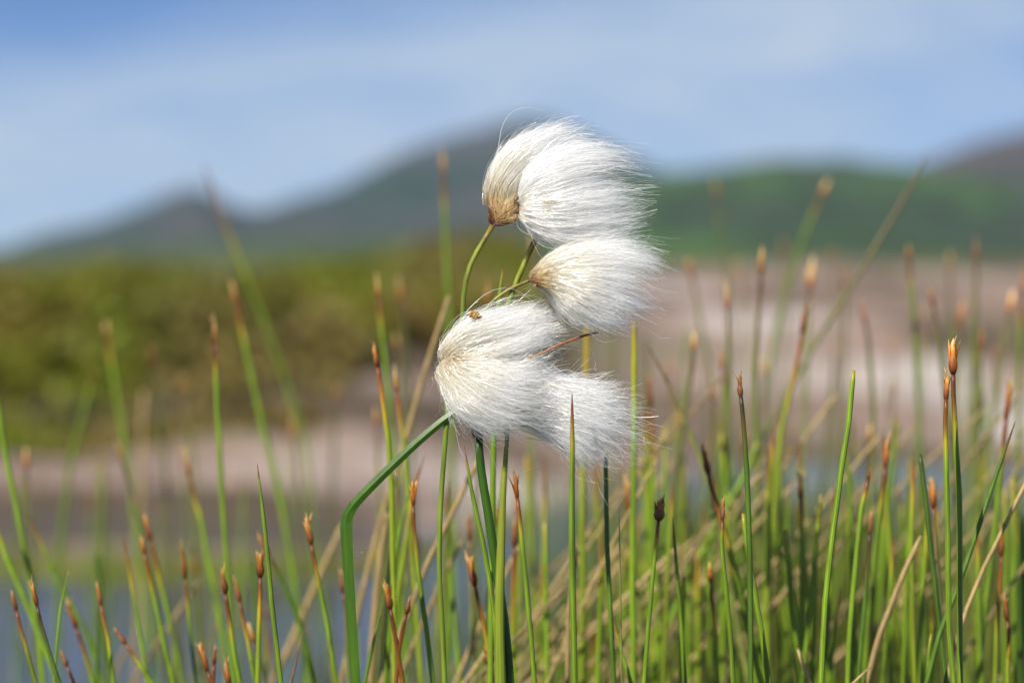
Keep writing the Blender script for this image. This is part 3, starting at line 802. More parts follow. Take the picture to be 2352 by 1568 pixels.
R([(1180, 1072), (1185, 1110), (1190, 1145), (1195, 1212), (1209, 1345), (1219, 1462), (1228, 1568)], 3, 1.2, 'green', 'fork', 'sharp thin rush with split orange brown head under the middle of the cotton', hl=7.2, hw=1.6, brown=11, fray=0.5, front=True)
R([(1183, 1180), (1182, 1262), (1178, 1400), (1180, 1568)], 13, 1.5, 'yellow', 'bud', 'soft orange topped stem hidden partly by the split headed rush', hl=9, hw=2.1, brown=24)
R([(1314, 903), (1315, 985), (1314, 1080), (1313, 1180), (1314, 1312), (1319, 1568)], 2.5, 1.5, 'green', 'brown', 'upright rush with orange and dark tip standing in front of the lowest cotton tuft', brown=17, front=True)
R([(1325, 1248), (1318, 1310), (1306, 1400), (1303, 1568)], 9, 1.35, 'straw', 'pale', 'pale split head peeping out behind the stem in front of the cotton', hl=6, hw=1.8)
R([(1391, 1040), (1392, 1110), (1394, 1245), (1402, 1412), (1410, 1568)], 4, 1.2, 'dark', 'bare', 'dark green stem coming straight down from under the lowest tuft', brown=30)
R([(1422, 1167), (1424, 1300), (1426, 1450), (1428, 1568)], 3, 0.5, 'olive', 'point', 'very thin wiry stem with no head below the lowest tuft', brown=30, name='sedge', cat='sedge')
R([(1404, 1406), (1413, 1445), (1430, 1505), (1450, 1568)], 5, 1.3, 'green', 'brown', 'short rush with dark brown tip crossing the wiry stem at the bottom', brown=9)
R([(1457, 735), (1457, 840), (1457, 940), (1455, 1100), (1453, 1300), (1455, 1568)], 11, 1.6, 'green', 'bare', 'tall green stem rising behind the tip of the lowest tuft to the middle tuft', brown=40)
R([(1520, 1134), (1514, 1190), (1503, 1279), (1492, 1412), (1479, 1568)], 3, 1.15, 'green', 'open', 'rush with a broad open dark brown flower head', hl=6.2, hw=3.2, brown=10)
R([(1545, 1187), (1548, 1235), (1555, 1312), (1565, 1445), (1573, 1568)], 4, 1.2, 'green', 'brown', 'green rush with plain brown tip next to the open dark flower head', brown=11)
R([(1740, 1015), (1718, 1080), (1680, 1140), (1612, 1262), (1579, 1345), (1529, 1445), (1488, 1568)], 20, 2.0, 'green', 'bare', 'broad soft bluish green leaf slanting down behind the open dark flower head', name='broad_sedge', cat='sedge', brown=1)
R([(2130, 352), (2085, 440), (1990, 600), (1935, 690), (1880, 775), (1810, 900), (1742, 1030)][0:7] + [(1640, 1250)], 26, 1.5, 'olive', 'brown', 'long blurred leaf rising slantwise across the green hill to the sky', brown=60, name='broad_sedge', cat='sedge')
R([(1629, 1283), (1632, 1340), (1639, 1420), (1649, 1568)], 10, 1.3, 'yellow', 'bud', 'soft orange headed rush between the open dark head and the dark bud with side bract', hl=6, hw=1.9, brown=18)
# --- lower right
R([(1612, 1012), (1622, 1060), (1634, 1120), (1651, 1179), (1678, 1262), (1701, 1362), (1725, 1479), (1749, 1568)], 9, 1.6, 'green', 'bud', 'rush with tall orange head leaning across the dark bud with side bract', hl=9, hw=2.2, brown=30)
R([(1662, 1140), (1652, 1200), (1657, 1250), (1664, 1312), (1676, 1445), (1684, 1568)], 2, 1.2, 'green', 'darkbud', 'sharp rush with dark brown bud and a small pale side bract', hl=5.5, hw=1.8, brown=5)
R([(1696, 853), (1702, 910), (1710, 1000), (1718, 1129), (1721, 1245), (1724, 1379), (1724, 1568)], 2, 1.35, 'dark', 'darkbud', 'tall dark green rush with slim black brown bud', hl=5.8, hw=1.6, brown=22)
R([(1706, 1178), (1715, 1245), (1731, 1345), (1747, 1445), (1766, 1568)], 3, 1.4, 'green', 'bare', 'bare topped green stem in front of the tall dark rush', brown=5)
R([(1751, 558), (1745, 680), (1736, 800), (1735, 1000), (1739, 1200), (1752, 1400), (1768, 1568)], 22, 1.7, 'olive', 'pale', 'tall olive rush with glowing amber head beside the tall dark one', hl=10, hw=2.2, brown=30)
R([(1852, 690), (1843, 765), (1828, 850), (1800, 960), (1788, 1050), (1770, 1250)], 18, 1.6, 'yellow', 'fork', 'rush with glossy orange and cream head before the pink rock', hl=10, hw=2.1, brown=24)
R([(1866, 602), (1858, 700), (1850, 900), (1845, 1100)], 30, 1.6, 'olive', 'pale', 'blurred amber head right above the glossy orange one', hl=10, hw=2.6)
R([(1903, 412), (1860, 510), (1820, 615), (1788, 740), (1765, 860), (1740, 1100)], 37, 1.9, 'green', 'pale', 'blurred green rush with amber head leaning high across the green hill', hl=7, hw=2.6)
R([(1641, 408), (1650, 490), (1666, 610), (1680, 800)], 42, 1.6, 'olive', 'pale', 'faint blurred amber head highest beside the topmost tufts', hl=8, hw=2.6)
R([(1669, 648), (1672, 740), (1672, 900), (1668, 1050), (1665, 1250)], 22, 1.6, 'olive', 'pale', 'soft rush with pinkish cream head right of the middle tuft', hl=9, hw=1.8)
R([(1596, 755), (1590, 850), (1570, 960), (1550, 1100), (1535, 1300)], 22, 1.6, 'olive', 'pale', 'soft rush with small tan head nearest the trailing tip of the middle tuft', hl=7, hw=1.9)
R([(1487, 790), (1530, 870), (1570, 960), (1611, 1056), (1640, 1150), (1660, 1250)], 15, 1.3, 'olive', 'point', 'soft olive blade slanting down to the right before the rock', brown=30, name='sedge', cat='sedge')
R([(1492, 862), (1495, 951), (1500, 1034), (1502, 1250), (1502, 1400)], 20, 1.6, 'yellow', 'bud', 'soft russet tipped rush beside the end of the lowest tuft', hl=10, hw=1.9, brown=20)
R([(1838, 1085), (1840, 1145), (1841, 1245), (1842, 1379), (1846, 1568)], 11, 1.5, 'yellow', 'pale', 'soft yellow green rush with ragged pale tip among the straws', hl=7, hw=1.8, brown=10)
R([(1961, 850), (1954, 937), (1939, 1030), (1926, 1124), (1915, 1212), (1901, 1312), (1892, 1429), (1886, 1568)], 0.5, 1.35, 'green', 'bare', 'sharp tall bare green stem with a whitish cut top', brown=4)
R([(2002, 1065), (1993, 1100), (1979, 1164), (1971, 1235), (1961, 1345), (1951, 1445), (1947, 1568)], 6, 1.35, 'green', 'bud', 'green rush with tiny red brown tip, next to the whitish topped stem', hl=3.8, hw=1.2, brown=7)
R([(2039, 995), (2036, 1064), (2026, 1130), (2016, 1220), (2005, 1329), (1992, 1445), (1985, 1568)], 10, 1.6, 'green', 'bud', 'soft green rush with slender orange head behind the tiny red tip', hl=9, hw=1.7, brown=14)
R([(2001, 1170), (1998, 1222), (1990, 1345), (1979, 1462), (1971, 1568)], 7, 1.2, 'dark', 'darkbud', 'dark rush with blackish head below the tiny red tip', hl=6, hw=1.7, brown=20)
R([(2113, 1042), (2119, 1097), (2128, 1164), (2136, 1244), (2150, 1355), (2161, 1466), (2173, 1568)], 4, 1.4, 'dark', 'bare', 'dark green bare stem leaning in front of the blue water', brown=6)
R([(2142, 1098), (2143, 1160), (2148, 1230), (2153, 1300), (2162, 1450), (2170, 1568)], 8, 1.3, 'olive', 'fork', 'orange and black frayed head close behind the dark bare stem', hl=7.5, hw=2.1, brown=22)
R([(2176, 856), (2169, 914), (2171, 997), (2174, 1097), (2177, 1244), (2178, 1355), (2181, 1466), (2190, 1568)], 0.5, 1.35, 'green', 'bud', 'shorter of two sharp rushes close together, closed orange brown bud', hl=6.3, hw=1.8, brown=16)
R([(2190, 776), (2188, 857), (2191, 930), (2196, 1030), (2203, 1130), (2204, 1244), (2204, 1466), (2205, 1568)], 1.5, 1.45, 'green', 'fork', 'taller of two sharp rushes close together, split brown head', hl=8.4, hw=2.6, brown=20, fray=0.5)
R([(2332, 967), (2309, 1030), (2286, 1097), (2250, 1202), (2216, 1305), (2194, 1369), (2166, 1438), (2128, 1568)], 3, 1.3, 'dark', 'brown', 'dark green stem leaning right behind the two sharp rushes', brown=16)
R([(2395, 1040), (2344, 1132), (2305, 1216), (2269, 1277), (2230, 1369), (2208, 1427), (2190, 1500), (2175, 1568)], 5, 1.1, 'straw', 'bare', 'shiny pale straw crossing the dark leaning stem', name='dry_straw', cat='straw', group=G_DRY)
R([(2319, 862), (2313, 947), (2299, 1064), (2287, 1197), (2279, 1260), (2264, 1382), (2245, 1568)], 13, 1.7, 'green', 'bud', 'soft upright green rush with dull brown head behind the shiny straw', hl=12, hw=1.8, brown=16)
R([(2115, 1230), (2083, 1299), (2053, 1369), (2019, 1466), (1990, 1568)], 7, 1.5, 'straw', 'bare', 'thick straw with blunt top leaning right before the water gap', name='dry_straw', cat='straw', group=G_DRY)
R([(2140, 1453), (2134, 1500), (2130, 1568)], 4, 1.0, 'green', 'bare', 'stubby green shoot with black tip at the foot of the two sharp rushes', brown=4)
R([(2303, 1362), (2319, 1412), (2317, 1466), (2314, 1568)], 6, 1.3, 'yellow', 'bud', 'low rush with drooping tan head close to the right picture edge', hl=7, hw=1.9)
R([(2345, 1180), (2348, 1300), (2345, 1568)], 16, 2.6, 'dark', 'bare', 'broad soft dark green leaf along the right picture edge', brown=1, name='broad_sedge', cat='sedge')
R([(1832, 1490), (1848, 1530), (1860, 1568)], 6, 1.1, 'straw', 'bare', 'greyish straw stub at the bottom edge below the ragged pale tip', name='dry_straw', cat='straw', group=G_DRY)
R([(2000, 1530), (1975, 1552), (1950, 1575)], 4, 0.8, 'straw', 'bare', 'small white straw fragment at the bottom edge by the dark rush', name='dry_straw', cat='straw', group=G_DRY)
R([(2303, 1205), (2300, 1290), (2292, 1400), (2285, 1568)], 9, 1.3, 'yellow', 'bud', 'soft tan headed rush between the shiny straw and the right picture edge', hl=8, hw=1.9, brown=20)

# --- soft rushes before the rock and the hill
R([(2085, 560), (2092, 661), (2102, 761), (2110, 950), (2118, 1150)], 28, 1.7, 'green', 'bud', 'blurred green rush with small orange tip before the hill foot', group=G_BACK, hl=6, hw=2)
R([(2182, 575), (2182, 728), (2190, 950)], 38, 1.6, 'olive', 'pale', 'blurred tan headed rush at the hill foot, left of the tallest brown one', group=G_BACK, hl=9, hw=2.4)
R([(2242, 550), (2242, 628), (2239, 761), (2235, 1000)], 30, 1.7, 'olive', 'bud', 'blurred brown headed rush, tallest above the two sharp rushes', group=G_BACK, hl=8, hw=2.1)
R([(2135, 655), (2149, 728), (2165, 850), (2180, 1000)], 22, 1.5, 'olive', 'bud', 'soft brown bud leaning before the pink rock above the dark bare stem', group=G_BACK, hl=6.5, hw=1.9)
R([(2214, 695), (2199, 761), (2190, 900)], 32, 1.5, 'olive', 'bud', 'blurred russet head right over the split brown head', group=G_BACK, hl=9, hw=2.2)
R([(2331, 660), (2309, 761), (2290, 900)], 30, 1.5, 'olive', 'pale', 'blurred cream head leaning right near the picture edge', group=G_BACK, hl=9, hw=2.2)
R([(2350, 620), (2345, 700), (2340, 900)], 25, 1.4, 'yellow', 'bud', 'blurred orange head cut by the right picture edge', group=G_BACK, hl=9, hw=2)
R([(1977, 692), (1992, 761), (2003, 900), (2010, 1050)], 25, 1.6, 'olive', 'darkbud', 'soft dark headed rush under the long slanting leaf', group=G_BACK, hl=8, hw=2)
R([(1939, 612), (1940, 700), (1938, 900)], 38, 1.6, 'olive', 'bud', 'blurred russet head behind the long slanting leaf', group=G_BACK, hl=9, hw=2.4)
R([(1912, 570), (1918, 680), (1920, 850)], 44, 1.4, 'olive', 'darkbud', 'faint dark head just left of the long slanting leaf', group=G_BACK, hl=7, hw=2.2)
R([(1799, 548), (1802, 680), (1800, 900)], 46, 1.6, 'olive', 'bud', 'faint brown head between the two amber heads', group=G_BACK, hl=9, hw=2.6)
R([(1580, 595), (1592, 650), (1610, 748), (1640, 900), (1660, 1100)], 34, 1.7, 'olive', 'bud', 'blurred olive rush first right of the middle tuft', group=G_BACK, hl=8, hw=2.2)
R([(1690, 600), (1704, 665), (1714, 748), (1725, 950)], 44, 1.7, 'olive', 'pale', 'faint yellowish rush behind the pinkish cream head', group=G_BACK, hl=9, hw=2.4)
R([(1758, 808), (1755, 900), (1750, 1100)], 34, 1.5, 'olive', 'pale', 'blurred pale head half behind the tall olive rush', group=G_BACK, hl=9, hw=2.2)
R([(2256, 752), (2250, 850), (2246, 1000)], 26, 1.5, 'olive', 'bud', 'soft brown tip behind the taller of the two sharp rushes', group=G_BACK, hl=8, hw=1.9)
R([(2290, 790), (2282, 900), (2275, 1100)], 30, 1.6, 'olive', 'darkbud', 'blurred dull brown tip next to the upright brown headed rush', group=G_BACK, hl=7, hw=1.9)
R([(242, 735), (253, 811), (267, 902), (285, 1000), (305, 1150)], 35, 1.7, 'green', 'pale', 'blurred green rush with faint tan head before the brightest heath', group=G_BACK, hl=8, hw=2.1)
R([(343, 785), (360, 880), (371, 960), (385, 1150)], 38, 1.7, 'olive', 'bud', 'blurred russet headed rush before the dark foot of the heath', group=G_BACK, hl=10, hw=2.4)
R([(415, 862), (425, 930), (440, 1030), (452, 1200)], 40, 1.7, 'olive', 'bud', 'faint brown headed rush left of the tall cream headed one', group=G_BACK, hl=8, hw=2.3)
R([(58, 1020), (63, 1100), (70, 1250)], 27, 1.4, 'olive', 'pale', 'soft orange head before the dark hollow at the left', group=G_BACK, hl=8, hw=2.2)
R([(330, 900), (326, 1030), (322, 1250)], 44, 1.9, 'straw', 'bare', 'faint pale straw upright before the rock ledge', group=G_DRY, name='dry_straw', cat='straw')
R([(775, 880), (768, 1000), (760, 1200)], 40, 1.5, 'olive', 'bud', 'faint brown head before the gap between heath and rock', group=G_BACK, hl=8, hw=2.2)
R([(862, 925), (868, 1050), (875, 1250)], 27, 1.4, 'olive', 'pale', 'soft pale head low left of the orange bulb headed stem', group=G_BACK, hl=8, hw=2)
R([(1124, 655), (1112, 710), (1104, 800), (1100, 1000)], 22, 1.5, 'olive', 'bud', 'soft orange head showing between the cottongrass stalks', group=G_BACK, hl=8, hw=2)
R([(1222, 530), (1223, 640), (1222, 800), (1222, 1100)], 30, 1.6, 'olive', 'pale', 'blurred tan head behind the stalk of the topmost tufts', group=G_BACK, hl=9, hw=2.2)
R([(1349, 700), (1346, 860), (1340, 1000), (1338, 1250)], 15, 1.7, 'yellow', 'bare', 'soft yellow green stem passing behind the thin reddish stalk', group=G_BACK, brown=60)
R([(1407, 690), (1408, 860), (1410, 1200)], 34, 1.7, 'olive', 'bare', 'blurred pale green stem under the middle tuft', group=G_BACK, brown=30)
R([(1156, 612), (1150, 660), (1142, 720), (1136, 820), (1132, 1100)], 5, 1.5, 'green', 'brown', 'short green rush with purple black tip between the cottongrass stalks', brown=3.5)

# --- the thicket behind: stems nothing tells apart
def filler(n, xr, tr, br, cols, tips, label, group, slant=(-0.10, 0.12), dia=(1.3, 1.8), name='rush', cat='rush', bend=0.06):
    for q in range(n):
        x, y, b = random.uniform(*xr), random.uniform(*tr), random.uniform(*br)
        s = random.uniform(*slant)
        L0 = 1750 - y
        k = random.uniform(-bend, bend)
        pts = [(x, y)]
        for f in (0.3, 0.6, 0.9):
            pts.append((x - s * L0 * f + k * L0 * f * f, y + L0 * f))
        tip = random.choice(tips)
        rush(pts, b, random.uniform(*dia), random.choice(cols), tip, label, group, hl=random.uniform(6, 9), hw=random.uniform(1.7, 2.3),
             brown=random.uniform(8, 24), name=name, cat=cat, npts=18, sides=8)

filler(34, (1240, 2360), (930, 1300), (16, 30), ['green', 'green', 'yellow'], ['bare', 'brown', 'bare', 'point'], 'soft headless green stem in the thicket below the pink rock', 'thicket stems below the rock')
filler(42, (1520, 2360), (960, 1420), (9, 26), ['green', 'green', 'yellow'], ['bare', 'brown', 'point'], 'half soft green stem among the straws at the lower right', 'thicket stems among the straws')
filler(32, (1480, 2360), (680, 1030), (24, 46), ['olive', 'olive', 'green'], ['bud', 'pale', 'bare', 'brown'], 'very blurred olive stem standing before the pink rock', 'blurred stems before the rock')
filler(34, (860, 1540), (1020, 1400), (12, 32), ['green', 'green', 'yellow', 'olive'], ['bare', 'bare', 'brown', 'bud'], 'soft green stem below the cotton tufts', 'soft stems below the tufts')
filler(16, (0, 860), (1100, 1480), (12, 34), ['green', 'dark', 'green', 'olive'], ['bare', 'point', 'bud', 'brown'], 'soft stem before the blue water left of the bent leaf', 'soft stems before the water', dia=(1.1, 1.6), slant=(-0.18, 0.06))
filler(12, (0, 800), (900, 1150), (34, 48), ['olive', 'green'], ['bare', 'pale', 'point'], 'faint stem before the rock at the far side of the pool', 'faint stems before the far rock', slant=(-0.12, 0.06))
filler(40, (1420, 2480), (860, 1440), (12, 32), ['straw'], ['bare'], 'tan straw leaning to the right in the thicket', 'leaning straws in the thicket', slant=(0.45, 1.1), dia=(0.7, 1.15), name='dry_straw', cat='straw', bend=0.12)
filler(9, (1150, 1560), (1160, 1480), (12, 26), ['straw'], ['bare'], 'tan straw leaning below the cotton tufts', 'leaning straws below the tufts', slant=(0.5, 1.1), dia=(0.8, 1.2), name='dry_straw', cat='straw', bend=0.12)
filler(5, (150, 800), (1330, 1500), (20, 34), ['straw'], ['bare'], 'faint straw leaning over the blue water', 'leaning straws over the water', slant=(0.4, 1.0), dia=(1.0, 1.4), name='dry_straw', cat='straw', bend=0.12)

# ------------------------------------------------------------------ cottongrass
DP = FOCUS
root = empty('cottongrass', at(1150, 4780, DP))
tag(root, 'white cottongrass with five wind blown tufts and a bent green leaf', 'cottongrass')

def part_tube(name, pts, d, dia, mat, parent=root, n=60, smooth=True, prof=None, flat=1.0, flatdir=None, sides=20, agelen=None, ridge=0.03):
    P = np.array([at(p[0], p[1], p[2] if len(p) > 2 else d) for p in pts])
    P = catmull(P, n)
    s = np.concatenate([[0], np.cumsum(np.linalg.norm(np.diff(P, axis=0), axis=1))])
    r = np.full(n, dia * 0.0005) if prof is None else dia * 0.0005 * np.interp(s / s[-1], *prof)
    V, Q, T, st = tube(P, r, sides, flat=flat, flatdir=flatdir, ridge=ridge)
    ag = np.clip(s / (agelen or s[-1]), 0, 1)
    o = mesh_obj(name, V, Q, M[mat], parent, {'age': np.concatenate([np.repeat(ag, sides), [ag[0], ag[-1]]]), 'stripe': st}, T, smooth=smooth)
    if parent is not root:
        o.location = (0, 0, 0)
    return o

BASE = (1150, 4780)
part_tube('stem', [(1166, 985), (1162, 1045), (1156, 1130), (1150, 1280), (1147, 1450), (1152, 1700), (1156, 2300), (1152, 3400), BASE], DP - .002, 2.5, 'cotton_stem', n=90, prof=([0, .016, .08, .15, .3, 1], [.36, .42, .78, 1.0, 1.1, 1.2]), agelen=0.25)
part_tube('leaf_sheath', [(1099, 1000), (1104, 1070), (1121, 1179), (1137, 1285), (1157, 1420), (1170, 1568), (1178, 1800), (1170, 2400), (1155, 3400), BASE], DP + .0008, 2.0, 'cotton_leaf', n=90, prof=([0, .05, .1, .2, .5, 1], [.9, 1.0, 1.0, 1.2, 1.2, 1.0]), agelen=0.30)
part_tube('collar', [(1092, 962), (1095, 985), (1099, 1003)], DP - .0005, 2.5, 'sheath', n=12, agelen=0.005)
# the bent leaf
part_tube('bent_leaf', [(1066, 930), (1056, 939), (1020, 964), (960, 1014), (900, 1070), (845, 1124), (808, 1165), (796, 1196), (797, 1255), (803, 1350), (809, 1450), (820, 1600), (860, 2000), (1000, 3200), BASE], DP + .002, 1.9, 'cotton_leaf', n=130, smooth=False, sides=4, ridge=0.0,
          prof=([0, .03, .085, .10, .13, .3, 1], [.85, .95, 1.15, 1.6, 1.3, 1.35, 1.5]), flat=0.55, flatdir=(0.35, 0.85, 0.25), agelen=0.09)
# stalks of the tufts
part_tube('stalk', [z1((492, 765)), z1((440, 850)), z1((370, 970)), z1((325, 1080)), z1((303, 1200)), z1((295, 1330)), (1058, 760), (1046, 830), (1032, 900), (1020, 1045), (1011, 1180), (1009, 1312), (1016, 1445), (1021, 1568), (1040, 2100), (1110, 3400), BASE], DP + .003, 1.15, 'stalk', n=120, agelen=0.02)
part_tube('stalk', [z1((792, 800)), z1((745, 900)), z1((690, 1020)), z1((635, 1150)), z1((590, 1270)), (1160, 730), (1155, 800), (1158, 900), (1164, 1000)], DP + .002, 1.25, 'stalk', n=50, agelen=0.03)
part_tube('stalk', [z1((738, 1120)), z1((680, 1145)), z1((600, 1180)), z1((500, 1250)), z1((430, 1330)), (1098, 735), (1100, 800), (1130, 900), (1162, 990)], DP + .001, 0.75, 'stalk', n=50, agelen=0.04)
part_tube('stalk', [z2((1440, 288)), z2((1330, 315)), z2((1210, 355)), z2((1100, 400)), z2((980, 460)), z2((900, 490)), z2((800, 600))], DP - .010, 0.6, 'redstalk', n=30, agelen=0.020, prof=([0, .1, 1], [.6, .9, 1.0]))

def guide_surface(G, u, t):
    """Catmull blend of guide curves G (g, k, 2) at u in 0..1 across them and t in 0..1 along them (t may pass 1)."""
    g, k, _ = G.shape
    def interp(A, x, axis_n):
        x = np.clip(x, 0, None) * (axis_n - 1)
        i = np.clip(np.floor(x).astype(int), 0, axis_n - 2)
        f = x - i
        return i, f
    iu, fu = interp(G, np.clip(u, 0, 1), g)
    it, ft = interp(G, t, k)
    Gp = np.concatenate([2 * G[:1] - G[1:2], G, 2 * G[-1:] - G[-2:-1]], 0)
    Gp = np.concatenate([2 * Gp[:, :1] - Gp[:, 1:2], Gp, 2 * Gp[:, -1:] - Gp[:, -2:-1]], 1)
    def w4(f):
        return np.stack([-0.5 * f + f * f - 0.5 * f ** 3, 1 - 2.5 * f * f + 1.5 * f ** 3, 0.5 * f + 2 * f * f - 1.5 * f ** 3, -0.5 * f * f + 0.5 * f ** 3], -1)
    wu, wt = w4(fu), w4(ft)
    over = np.where(u > 1, u - 1, np.where(u < 0, u, 0.0))
    e0 = (G[1] - G[0]) * (g - 1); e1 = (G[-1] - G[-2]) * (g - 1)
    it2 = np.clip(np.round(np.clip(t, 0, 1) * (k - 1)).astype(int), 0, k - 1)
    outp = over[..., None] * np.where((u > 1)[..., None], e1[it2], e0[it2])
    for a in range(4):
        for b in range(4):
            outp = outp + (wu[..., a] * wt[..., b])[..., None] * Gp[np.minimum(iu + a, g + 1), np.minimum(it + b, k + 1)]
    return outp

def fibre_mesh(name, C, Rr, age, mat, parent):
    """C (n, s, 3) centre lines, Rr (n, s) half widths; flat slowly twisting fibres in one mesh."""
    n, s, _ = C.shape
    T = np.gradient(C, axis=1)
    T /= np.linalg.norm(T, axis=2)[..., None] + 1e-12
    ref = rng.normal(size=(n, 1, 3))
    A = np.cross(T, ref); A /= np.linalg.norm(A, axis=2)[..., None] + 1e-12
    B = np.cross(T, A)
    tw = rng.uniform(0, 6.283, (n, 1)) + rng.normal(size=(n, 1)) * 2.5 * np.linspace(0, 1, s)[None]
    S = A * np.cos(tw)[..., None] + B * np.sin(tw)[..., None]
    V = np.stack([C - Rr[..., None] * S, C + Rr[..., None] * S], 2)
    base = np.arange(n)[:, None] * (s * 2) + np.arange(s - 1)[None, :] * 2
    Q = np.stack([base, base + 1, base + 3, base + 2], -1).reshape(-1, 4)
    return mesh_obj(name, V.reshape(-1, 3), Q, mat, parent, {'age': np.repeat(age.reshape(-1), 2), 'stripe': np.zeros(n * s * 2)})

def tuft(guides, conv, d, thick, n, segs=15, clump=0.55, nclump=85, frizz=5.0, r0=0.047, base_spread=10, lenvar=(0.48, 1.07), bulge=None, shell=0.35, fan=7, toward=0.0, agek=1.0, drift=0.07, reach=1.0, label=None):
    """Cotton tuft: fibres run along a bundle of guide curves; thick is half its depth in metres."""
    G = np.array([[conv(p) for p in g] for g in guides])
    u = rng.beta(0.92, 0.92, n)
    w = np.sign(rng.normal(size=n)) * rng.random(n) ** shell * 1.0
    ang = 2 * u - 1
    # clumps
    cu, cw = rng.random(nclump), rng.uniform(-1, 1, nclump)
    dd = (u[:, None] - cu[None]) ** 2 * 4 + (w[:, None] - cw[None]) ** 2
    ci = dd.argmin(1)
    T0 = np.linspace(0, 1, segs)[None, :]
    lv = rng.uniform(*lenvar, n) * np.where(rng.random(n) < 0.05, rng.uniform(0.98, 1.07, n), 1.0)
    clv = rng.uniform(0.74, 1.07, nclump)
    lv = lv * clv[ci] * reach
    t = T0 * lv[:, None]
    cs = clump * np.clip(t, 0, 1) ** 1.9 * np.clip(rng.normal(1, 0.3, n), 0.1, 1.5)[:, None]
    cs = np.clip(cs, 0, 0.92)
    uu = u[:, None] * (1 - cs) + cu[ci][:, None] * cs
    ww = w[:, None] * (1 - cs) + cw[ci][:, None] * cs
    # single hairs stray from their lock
    messy = np.where(rng.random(n) < 0.22, rng.uniform(1.6, 2.8, n), 1.0)
    stray = np.clip(rng.standard_t(3, size=(n, 2)), -2.6, 2.6) * drift * messy[:, None]
    uu = np.clip(uu + stray[:, :1] * np.clip(t - 0.15, 0, 1) ** 1.2, -0.16, 1.16)
    ww = ww + stray[:, 1:] * 1.6 * np.clip(t - 0.15, 0, 1)
    P2 = guide_surface(G, uu, t)
    bt, bv = bulge or ([0, 0.15, 0.45, 0.8, 1.1], [0.30, 0.75, 1.0, 0.85, 0.6])
    bb = np.interp(t, bt, bv)
    ell = np.sqrt(np.clip(1 - (2 * uu - 1) ** 2, 0.03, 1))
    dep = ww * ell * bb * thick + toward * np.sin(np.clip(t, 0, 1) * math.pi) * thick
    # base scatter, waviness, fanning of the tips
    bs = rng.normal(size=(n, 2)) * base_spread
    P2 = P2 + bs[:, None, :] * (1 - np.clip(t * 2.2, 0, 1))[..., None]
    ph = rng.uniform(0, 6.283, (n, 2)); fr = rng.uniform(1.0, 3.2, (n, 2))
    amp = frizz * rng.gamma(1.6, 0.6, (n, 2)) * (0.5 + 0.5 * messy[:, None])
    wav = np.sin(ph[:, None, :] + fr[:, None, :] * t[..., None] * 3.6) - np.sin(ph)[:, None, :]
    P2 = P2 + wav * amp[:, None, :] * (t ** 1.1)[..., None]
    ph2 = rng.uniform(0, 6.283, (n, 2)); fr2 = rng.uniform(7, 15, (n, 2))
    P2 = P2 + np.sin(ph2[:, None, :] + fr2[:, None, :] * t[..., None]) * (frizz * 0.13 * messy)[:, None, None] * np.clip(t * 2, 0, 1)[..., None]
    fn = np.clip(rng.standard_t(3, size=(n, 2)), -3, 3) * fan * 1.2
    P2 = P2 + fn[:, None, :] * (np.clip(t - 0.3, 0, 1) ** 1.6)[..., None] * 1.5
    dpf = rng.normal(size=n) * fan * K * d
    dep = dep + dpf[:, None] * (np.clip(t - 0.3, 0, 1) ** 1.5)
    D = d - dep
    xc, yc = (P2[..., 0] - 1176) * K * D, (784 - P2[..., 1]) * K * D
    C = np.stack([xc, D * CP + yc * SP, CAM_H + yc * CP - D * SP], -1)
    Rr = r0 * 0.001 * (1.0 - 0.75 * T0 ** 1.3) * rng.uniform(0.75, 1.35, n)[:, None]
    return C, Rr, np.clip(t * agek, 0, 1)

def add_tuft(guides, conv, d, thick, n, label=None, **k):
    C, Rr, age = tuft(guides, conv, d, thick, n, **k)
    o = fibre_mesh('cotton_tuft', C, Rr, age, M['cotton'], root)
    if label: o['label'] = label
    return o

# upper tuft, rising from the brown base and swept over to the right
tA = add_tuft([[(470, 610), (455, 520), (505, 370), (595, 265), (720, 185), (860, 140), (1010, 105)],
      [(500, 620), (485, 530), (550, 390), (650, 285), (780, 215), (910, 175), (1040, 160)],
      [(560, 640), (550, 540), (620, 410), (720, 315), (840, 255), (960, 225), (1090, 220)],
      [(610, 650), (620, 570), (690, 460), (790, 370), (900, 320), (1010, 290), (1140, 280)],
      [(650, 660), (680, 600), (760, 520), (860, 440), (960, 390), (1070, 360), (1200, 350)]], z1, .609, .0070, 4600, clump=0.7, frizz=8, drift=0.05, reach=0.96, base_spread=6, label='upper cotton tuft rising from a brown base', agek=1.0)
# big front tuft
tB = add_tuft([[(800, 590), (700, 540), (735, 400), (870, 300), (1050, 245), (1240, 265), (1420, 325)],
      [(810, 605), (690, 570), (760, 470), (920, 390), (1110, 350), (1300, 355), (1490, 400)],
      [(820, 620), (700, 620), (820, 575), (980, 520), (1160, 480), (1340, 470), (1530, 490)],
      [(820, 640), (700, 655), (830, 660), (990, 640), (1160, 610), (1320, 590), (1480, 600)],
      [(815, 660), (705, 700), (810, 745), (980, 760), (1150, 740), (1310, 720), (1450, 700)],
      [(800, 680), (700, 710), (790, 800), (950, 865), (1110, 870), (1270, 840), (1430, 800)],
      [(790, 700), (690, 690), (740, 770), (860, 850), (990, 900), (1110, 905), (1260, 880)]], z1, .594, .0085, 7400, clump=0.7, frizz=8, drift=0.045, reach=0.96, base_spread=8, agek=2.0, label='largest cotton tuft swept to the right at the top')
